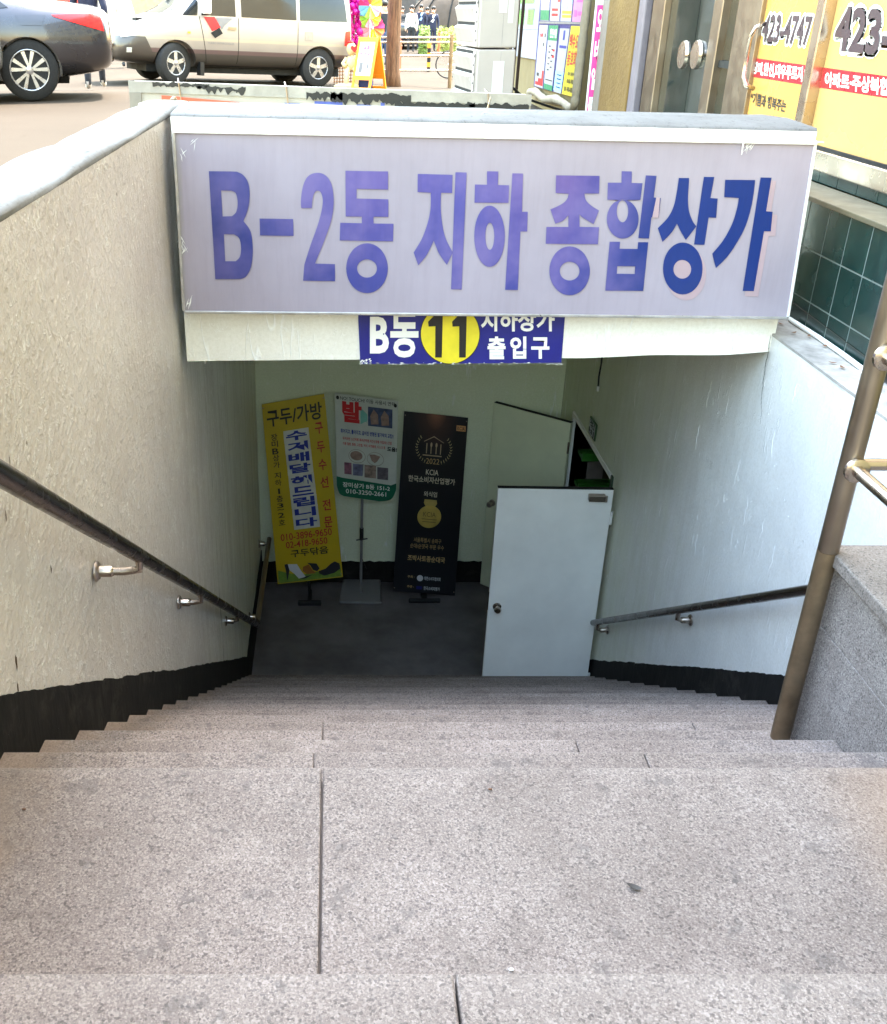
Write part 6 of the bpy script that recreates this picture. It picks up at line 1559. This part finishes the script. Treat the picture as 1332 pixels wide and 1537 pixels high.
# local: x across, panel faces -x side to the viewer; legs splay along x
Wb, Hb, sp = 0.46, 1.0, 0.30
for s in (-1, 1):
    top_ = lambda y, z: None
    n = 'front_panel' if s < 0 else 'rear_panel'
    def LP(y, f, dx=0): return Vector((s*(sp*(1-f) + 0.012) + dx*s, y, 0.002 + Hb*f))
    o = None
    b = MB()
    for y0, y1, f0, f1 in ((-Wb/2,-Wb/2+0.05,0,1),(Wb/2-0.05,Wb/2,0,1),(-Wb/2+0.0501,Wb/2-0.0501,0.92,1),(-Wb/2+0.0501,Wb/2-0.0501,0.22,0.30),(-Wb/2+0.0501,Wb/2-0.0501,0.03,0.08)):
        b.hexa([LP(y0,f0), LP(y1,f0), LP(y1,f0,0.03), LP(y0,f0,0.03)], [LP(y0,f1), LP(y1,f1), LP(y1,f1,0.03), LP(y0,f1,0.03)])
    o = b.build(n, OG, af, fix=True, local=True)
    b = MB().hexa([LP(-Wb/2+0.051,0.3005,0.008), LP(Wb/2-0.051,0.3005,0.008), LP(Wb/2-0.051,0.3005,0.02), LP(-Wb/2+0.051,0.3005,0.02)], [LP(-Wb/2+0.051,0.9195,0.008), LP(Wb/2-0.051,0.9195,0.008), LP(Wb/2-0.051,0.9195,0.02), LP(-Wb/2+0.051,0.9195,0.02)])
    sh = b.build('sheet', M['paper'] if s < 0 else OG, o, fix=True, local=True)
    if s < 0:
        def BP(a, f): return LP(Wb/2 - a*Wb, f, 0.024)
        b = MB(); text_quad(b, '금융특가', [BP(0.16,0.76), BP(0.84,0.76), BP(0.84,0.85), BP(0.16,0.85)], 0.02); text_quad(b, '관리하세요', [BP(0.16,0.66), BP(0.84,0.66), BP(0.84,0.73), BP(0.16,0.73)], 0.02); b.build('print', M['ink_pink'], o, local=True)
        b = MB(); b.poly([BP(0.25,0.36), BP(0.42,0.36), BP(0.42,0.54), BP(0.25,0.54)]); b.poly([BP(0.62,0.44), BP(0.74,0.44), BP(0.72,0.52), BP(0.64,0.52)]); b.poly([BP(0.2,0.62), BP(0.8,0.62), BP(0.8,0.635), BP(0.2,0.635)]); b.build('print', M['ink_grey'], o, local=True)
bg_ = tag(MB().box(ax - 0.22, ax + 0.1, oy + 0.28, oy + 0.5, gz(ax, oy + 0.4) + 0.002, gz(ax, oy + 0.4) + 0.26).build('shopping_bag', plain('bag_blue', rgb(36,48,112), 0.6), bevel=0.05), 'dark blue bag on the ground behind the orange board', 'bag')
bx_, by_ = at(538, 22.6), 22.6
tag(MB().ball((bx_, by_, gz(bx_, by_) + 0.105), 0.105, n=18, m=12).build('ball', plain('ball_blue', rgb(40,70,160), 0.35), smooth=True), 'blue ball lying left of the orange board', 'ball')

# ---- toy stall: balloons, pinwheels, wicker panel, stuffed figure
MAG = plain('balloon_magenta', rgb(200,20,150), 0.25, 0, 0.1, 30)
by0 = 23.4; bx0 = at(531, by0)
bal = thing('balloon_cluster', (bx0, by0, gz(bx0, by0)), 'hanging cluster of magenta balloons behind the van', 'balloons')
bm_ = MB().ball((0,0,0), 0.075, n=12, m=9).mesh('balloon', smooth=True); bm_.materials.append(MAG); rr = random.Random(6)
zbase = gz(bx0, by0)
k = 0
for lay in range(16):
    for i in range(4 if lay > 2 else 3):
        u = 514 + 9.5*i + (4.5 if lay % 2 else 0) + rr.uniform(-1.5, 1.5) + (6 if lay < 3 else 0); v = 62 - 7.6*lay + rr.uniform(-1.5, 1.5)
        p = pY(u, v, by0 + rr.uniform(-0.12, 0.12))
        o = bpy.data.objects.new('balloon', bm_); col.objects.link(o); o.parent = bal; o.location = p - bal.location; sc = rr.uniform(0.85, 1.15); o.scale = (sc, sc, sc*1.05)
MB().tube([(bx0, by0 + 0.02, zbase), (bx0, by0 + 0.02, zbase + 2.6)], 0.015, 8).build('pole', M['steel_dull'], bal)
rain = [plain('vane_%d' % i, rgb(*c), 0.4, 0, 0.05) for i, c in enumerate(((250,220,40),(240,120,40),(230,60,120),(120,190,230),(150,210,90),(245,160,190)))]
for j, (u, v, r) in enumerate(((556, 8, 0.24), (556, 24, 0.22), (560, 42, 0.24), (553, 60, 0.2))):
    c = pY(u, v, 23.2 + 0.05*j)
    pw = thing('pinwheel', (c.x, c.y, gz(c.x, c.y)), ('topmost', 'second from top', 'third from top', 'lowest')[j] + ' rainbow pinwheel fan in the column beside the balloons', 'pinwheel', 'pinwheels at the toy stall')
    for i in range(12):
        a0, a1 = 2*math.pi*i/12, 2*math.pi*(i + 0.92)/12
        b = MB().add([c, c + Vector((math.cos(a0)*r, -0.04, math.sin(a0)*r)), c + Vector((math.cos((a0+a1)/2)*r*1.05, 0.0, math.sin((a0+a1)/2)*r*1.05)), c + Vector((math.cos(a1)*r, 0.03, math.sin(a1)*r))], [(0,1,2),(0,2,3)])
        b.build('vane', rain[(i//2 + j) % 6], pw)
    MB().ball(c + Vector((0,-0.03,0)), 0.02, n=8, m=6).build('hub', M['ink_white'], pw, smooth=True)
    MB().tube([c + Vector((0,0.03,0)), (c.x, c.y + 0.03, gz(c.x, c.y))], 0.008, 6).build('stick', M['ink_white'], pw)
wk = thing('wicker_panel', (at(535, 23.8), 23.8, gz(at(535, 23.8), 23.8)), 'brown woven wicker panel standing behind the stuffed figure', 'panel')
wcm = plain('wicker', rgb(150,112,74), 0.8, 0, 0.2, 20)
x0_, x1_ = at(502, 23.8), at(560, 23.8); zg_ = gz(x0_, 23.8)
for i in range(15):
    x = x0_ + (x1_-x0_)*i/14; MB().tube([(x, 23.8 + 0.012*(-1)**i, zg_ - 0.05), (x, 23.8 - 0.012*(-1)**i, zg_ + 0.95)], 0.010, 6).build('cane', wcm, wk)
for i in range(14):
    z = zg_ + 0.04 + 0.068*i; MB().tube([(x0_ - 0.02, 23.78, z), ((x0_+x1_)/2, 23.82, z), (x1_ + 0.02, 23.78, z)], 0.010, 6).build('cane', wcm, wk)
fx, fy = at(527, 22.5), 22.5; fz = gz(fx, fy)
fgm = plain('plush_beige', rgb(222,200,150), 0.95, 0, 0.1, 30, 0.5, 120)
fg = thing('stuffed_figure', (fx, fy, fz), 'beige stuffed long-legged toy figure sitting left of the orange board', 'toy')
b = MB(); b.tube([(0,0,0.36), (0,0,0.50), (0.0,-0.01,0.62)], [0.09, 0.115, 0.07], 12); b.ball((0,-0.02,0.76), 0.095, 0.09, 0.13, 14, 10); b.ball((0.08,-0.08,0.72), 0.075, 0.06, 0.05, 10, 8)
b.build('body', fgm, fg, smooth=True, local=True)
for s in (-1, 1):
    MB().tube([(0.05*s, 0, 0.40), (0.11*s + 0.02, -0.14, 0.34), (0.10*s, -0.2, 0.06)], [0.065, 0.055, 0.05], 10).build('leg', fgm, fg, smooth=True, local=True)
    b = MB(); b.ball((0.10*s - 0.10, -0.24, 0.062), 0.16, 0.085, 0.06, 14, 8); b.build('foot', fgm, fg, smooth=True, local=True)
    MB().tube([(0.09*s, 0, 0.58), (0.17*s, -0.05, 0.48), (0.16*s + 0.04, -0.14, 0.44)], [0.045, 0.04, 0.05], 10).build('arm', fgm, fg, smooth=True, local=True)
b = MB(); b.ball((-0.02,-0.02,0.885), 0.07, 0.07, 0.03, 12, 6); b.build('cap', M['ink_red'], fg, smooth=True, local=True)
hd = thing('red_tag', (at(532, 22.3), 22.3, 0.5), 'small red heart-shaped tag held by the stuffed figure', 'tag')
c = pY(532, 73, 22.3); b = MB().prism([c + Vector((0.08*x, 0, 0.07*z)) for x, z in ((0,-1),(0.8,-0.1),(0.95,0.5),(0.5,0.9),(0,0.5),(-0.5,0.9),(-0.95,0.5),(-0.8,-0.1))], (0, 0.03, 0)); b.build('heart', M['ink_red'], hd, fix=True)

# ---- guard fences, bollards, bicycle, hedges, far car, far fronts
def fence(u0, u1, Y, zs, label, posts):
    x0, x1 = at(u0, Y), at(u1, Y); z0 = gz((x0+x1)/2, Y)
    t = thing('guard_fence', ((x0+x1)/2, Y, z0), label, 'fence', 'street guard fences')
    for z in zs: MB().tube([(x0, Y, z0 + z), (x1, Y, z0 + z)], 0.022, 8).build('rail', M['steel'], t, smooth=R(50))
    for u in posts:
        x = at(u, Y); MB().tube([(x, Y, z0 - 0.05), (x, Y, z0 + zs[-1] + 0.06)], 0.045, 10).build('post', M['steel_rust'], t, smooth=R(50))
fence(560, 679, 24.8, (0.32, 0.62, 0.90, 1.0), 'low steel guard fence just right of the tree trunk', (676, 592))
fence(642, 740, 33.0, (0.45, 0.75), 'farther steel guard fence beyond the striped bollard', (724, 690))
for u, Y, c, lab in ((644, 31.5, 1, 'black and yellow striped bollard by the far guard fence'), (600, 30.5, 0, 'thin orange post right beside the tree trunk'), (659, 44, 0, 'thin orange post among the far people')):
    x = at(u, Y); z = gz(x, Y); t = thing('bollard', (x, Y, z), lab, 'bollard')
    h = 0.75 if c else 0.8
    for k in range(6):
        MB().lathe([(0.05, z + h*k/6 + 0.0005), (0.05, z + h*(k+1)/6)], Matrix.Translation((x, Y, 0)), 12).build('band', (M['ink_orange'] if (c and k % 2) else (M['dark'] if c else plain('post_orange', rgb(226,96,60), 0.5))), t, smooth=R(50))
bkx, bky = at(673, 28.5), 28.5; bz_ = gz(bkx, bky)
bk = thing('bicycle', (bkx, bky, bz_), 'bicycle behind the guard fence beside the outdoor units', 'bicycle')
for dx in (0, 1.0):
    c = Vector((bkx + dx, bky, bz_ + 0.34)); w = MB().tube([c + Vector((0.32*math.cos(2*math.pi*i/28), 0, 0.32*math.sin(2*math.pi*i/28))) for i in range(28)], 0.018, 6, True).build('wheel', M['rubber'], bk, smooth=True)
    b = MB()
    for i in range(10): b.tube([c, c + Vector((0.31*math.cos(2*math.pi*i/10), 0, 0.31*math.sin(2*math.pi*i/10)))], 0.003, 4)
    b.build('spokes', M['steel'], w)
A_ = Vector((bkx, bky, bz_ + 0.34)); B_ = Vector((bkx + 0.45, bky, bz_ + 0.32)); C_ = Vector((bkx + 0.35, bky, bz_ + 0.78)); D_ = Vector((bkx + 0.85, bky, bz_ + 0.80)); E2 = Vector((bkx + 1.0, bky, bz_ + 0.34))
b = MB()
for p, q in ((A_,B_),(A_,C_),(B_,C_),(C_,D_),(B_,D_),(D_,E2),(C_, C_ + Vector((-0.03,0,0.14))),(D_, D_ + Vector((-0.03,0,0.2)))): b.tube([p, q], 0.016, 6)
b.build('frame', M['ink_white'], bk); MB().ball(C_ + Vector((-0.05,0,0.16)), 0.12, 0.06, 0.035, 10, 6).build('saddle', M['black_plastic'], bk, smooth=True); MB().tube([D_ + Vector((-0.05,-0.25,0.2)), D_ + Vector((-0.03,0,0.22)), D_ + Vector((-0.05,0.25,0.2))], 0.012, 6).build('handlebar', M['steel'], bk)
def hedge(u0, u1, Y, h, dep, label, seed, c):
    x0, x1 = at(u0, Y), at(u1, Y); z0 = gz(x0, Y); t = thing('hedge', ((x0+x1)/2, Y, z0), label, 'hedge'); rr = random.Random(seed); b = MB()
    for i in range(1500):
        p = Vector((rr.uniform(x0, x1), Y + rr.uniform(0, dep), z0 + rr.uniform(0.0, h)*(0.9 + 0.15*math.sin(7*i)))); s = rr.uniform(0.03, 0.07)
        d1 = Vector((rr.uniform(-1,1), rr.uniform(-1,1), rr.uniform(-1,1))).normalized(); d2 = d1.orthogonal().normalized(); b.add([p - d1*s, p - d2*s*0.6, p + d1*s, p + d2*s*0.6], [(0,1,2,3)])
    b.build('foliage', plain('hedge_leaf', rgb(*c), 0.7, 0, 0.3, 5), t)
    b = MB()
    for i in range(5):
        x = x0 + (x1-x0)*(i + 0.5)/5; b.tube([(x, Y + dep/2, z0 - 0.05), (x, Y + dep/2, z0 + h*0.7)], 0.02, 5)
    b.build('stems', M['bark'], t)
hedge(630, 645, 44.5, 1.0, 0.7, 'small round pale green shrub in front of the far people', 3, (120,140,60))
hedge(658, 690, 47, 0.95, 1.2, 'clipped yellow green hedge at the right of the far people', 4, (140,150,60))
dm = MB(); xd = at(690, 58); zd = gz(xd, 58)
dm.grid(lambda a, t: Vector((xd + 3.2*math.cos(a)*math.cos(t), 58 + 1.6*math.sin(a)*math.cos(t), zd - 0.1 + 2.9*math.sin(t))), [math.pi*2*i/24 for i in range(25)], [0.0, 0.25, 0.5, 0.8, 1.1, 1.4, 1.57])
dmo = thing('dome_shelter', (xd, 58, zd), 'dark rounded shelter behind the clipped hedge', 'shelter'); dm.build('shell', plain('dome_brown', rgb(78,66,56), 0.8, 0, 0.1, 3), dmo, smooth=True)
for i in range(6):
    a = math.pi*(i + 0.5)/6 + math.pi; MB().tube([(xd + 3.22*math.cos(a)*math.cos(t), 58 + 1.62*math.sin(a)*math.cos(t), zd - 0.1 + 2.92*math.sin(t)) for t in (0, 0.3, 0.6, 0.9, 1.2, 1.5)], 0.04, 6).build('rib', M['dark'], dmo)
fc = make_sedan(car_paint('paint_black', rgb(40,44,52), 0.5, 0.3), 'dark car standing far off behind the tree and the people', 'cars parked in the street')
fcx = at(604, 50.5); fc.location = (fcx, 50.5, gz(fcx, 50.5)); fc.rotation_euler = (0, 0, R(78))
def far_block(x0, x1, Y, h, mat, label, nw, shop):
    t = thing('far_building', ((x0+x1)/2, Y, 0), label, 'building', 'buildings across the far street')
    MB().box(x0, x1, Y, Y + 10, -0.4, h).build('wall', mat, t)
    MB().box(x0 - 0.1, x1 + 0.1, Y - 0.1, Y + 10.1, h + 0.001, h + 0.4).build('parapet', M['upper'], t)
    for st in range(1, int(h/3.2)):
        for i in range(nw):
            wx = x0 + (x1-x0)*(i + 0.2)/nw; ww = (x1-x0)/nw*0.6
            o = MB().box(wx, wx + ww, Y - 0.05, Y - 0.001, 3.2*st + 0.9, 3.2*st + 2.4).build('window', M['white_paint'], t); MB().box(wx + 0.06, wx + ww - 0.06, Y - 0.06, Y - 0.051, 3.2*st + 0.96, 3.2*st + 2.34).build('pane', M['car_glass'], o)
    for i in range(nw*2):
        wx = x0 + (x1-x0)*(i + 0.06)/(nw*2); ww = (x1-x0)/(nw*2)*0.88
        MB().box(wx, wx + ww, Y - 0.06, Y - 0.002, 0.0, 2.6).build('shop_bay', shop[i % len(shop)], t)
    MB().box(x0, x1, Y - 0.3, Y - 0.003, 2.65, 3.3).build('fascia', M['dark'], t)
dk = [plain('bay_dark', rgb(44,44,50), 0.3), plain('bay_dark_blue', rgb(56,58,68), 0.3), plain('bay_grey', rgb(74,70,72), 0.4)]
lt_ = [plain('bay_cream', rgb(220,206,184), 0.5), plain('bay_tan', rgb(196,160,120), 0.5), plain('bay_pale', rgb(226,222,216), 0.5), plain('bay_red', rgb(200,70,60), 0.5)]
far_block(-4, 26, 66, 13, plain('far_wall_grey', rgb(120,116,112), 0.8), 'grey building with dark shopfronts closing the street behind the people', 10, dk)
far_block(-34, -6.5, 44, 10, plain('far_wall_cream', rgb(206,196,178), 0.8), 'cream building with light shopfronts far behind the van', 9, lt_)
bpy.data.scenes.remove(tscene)
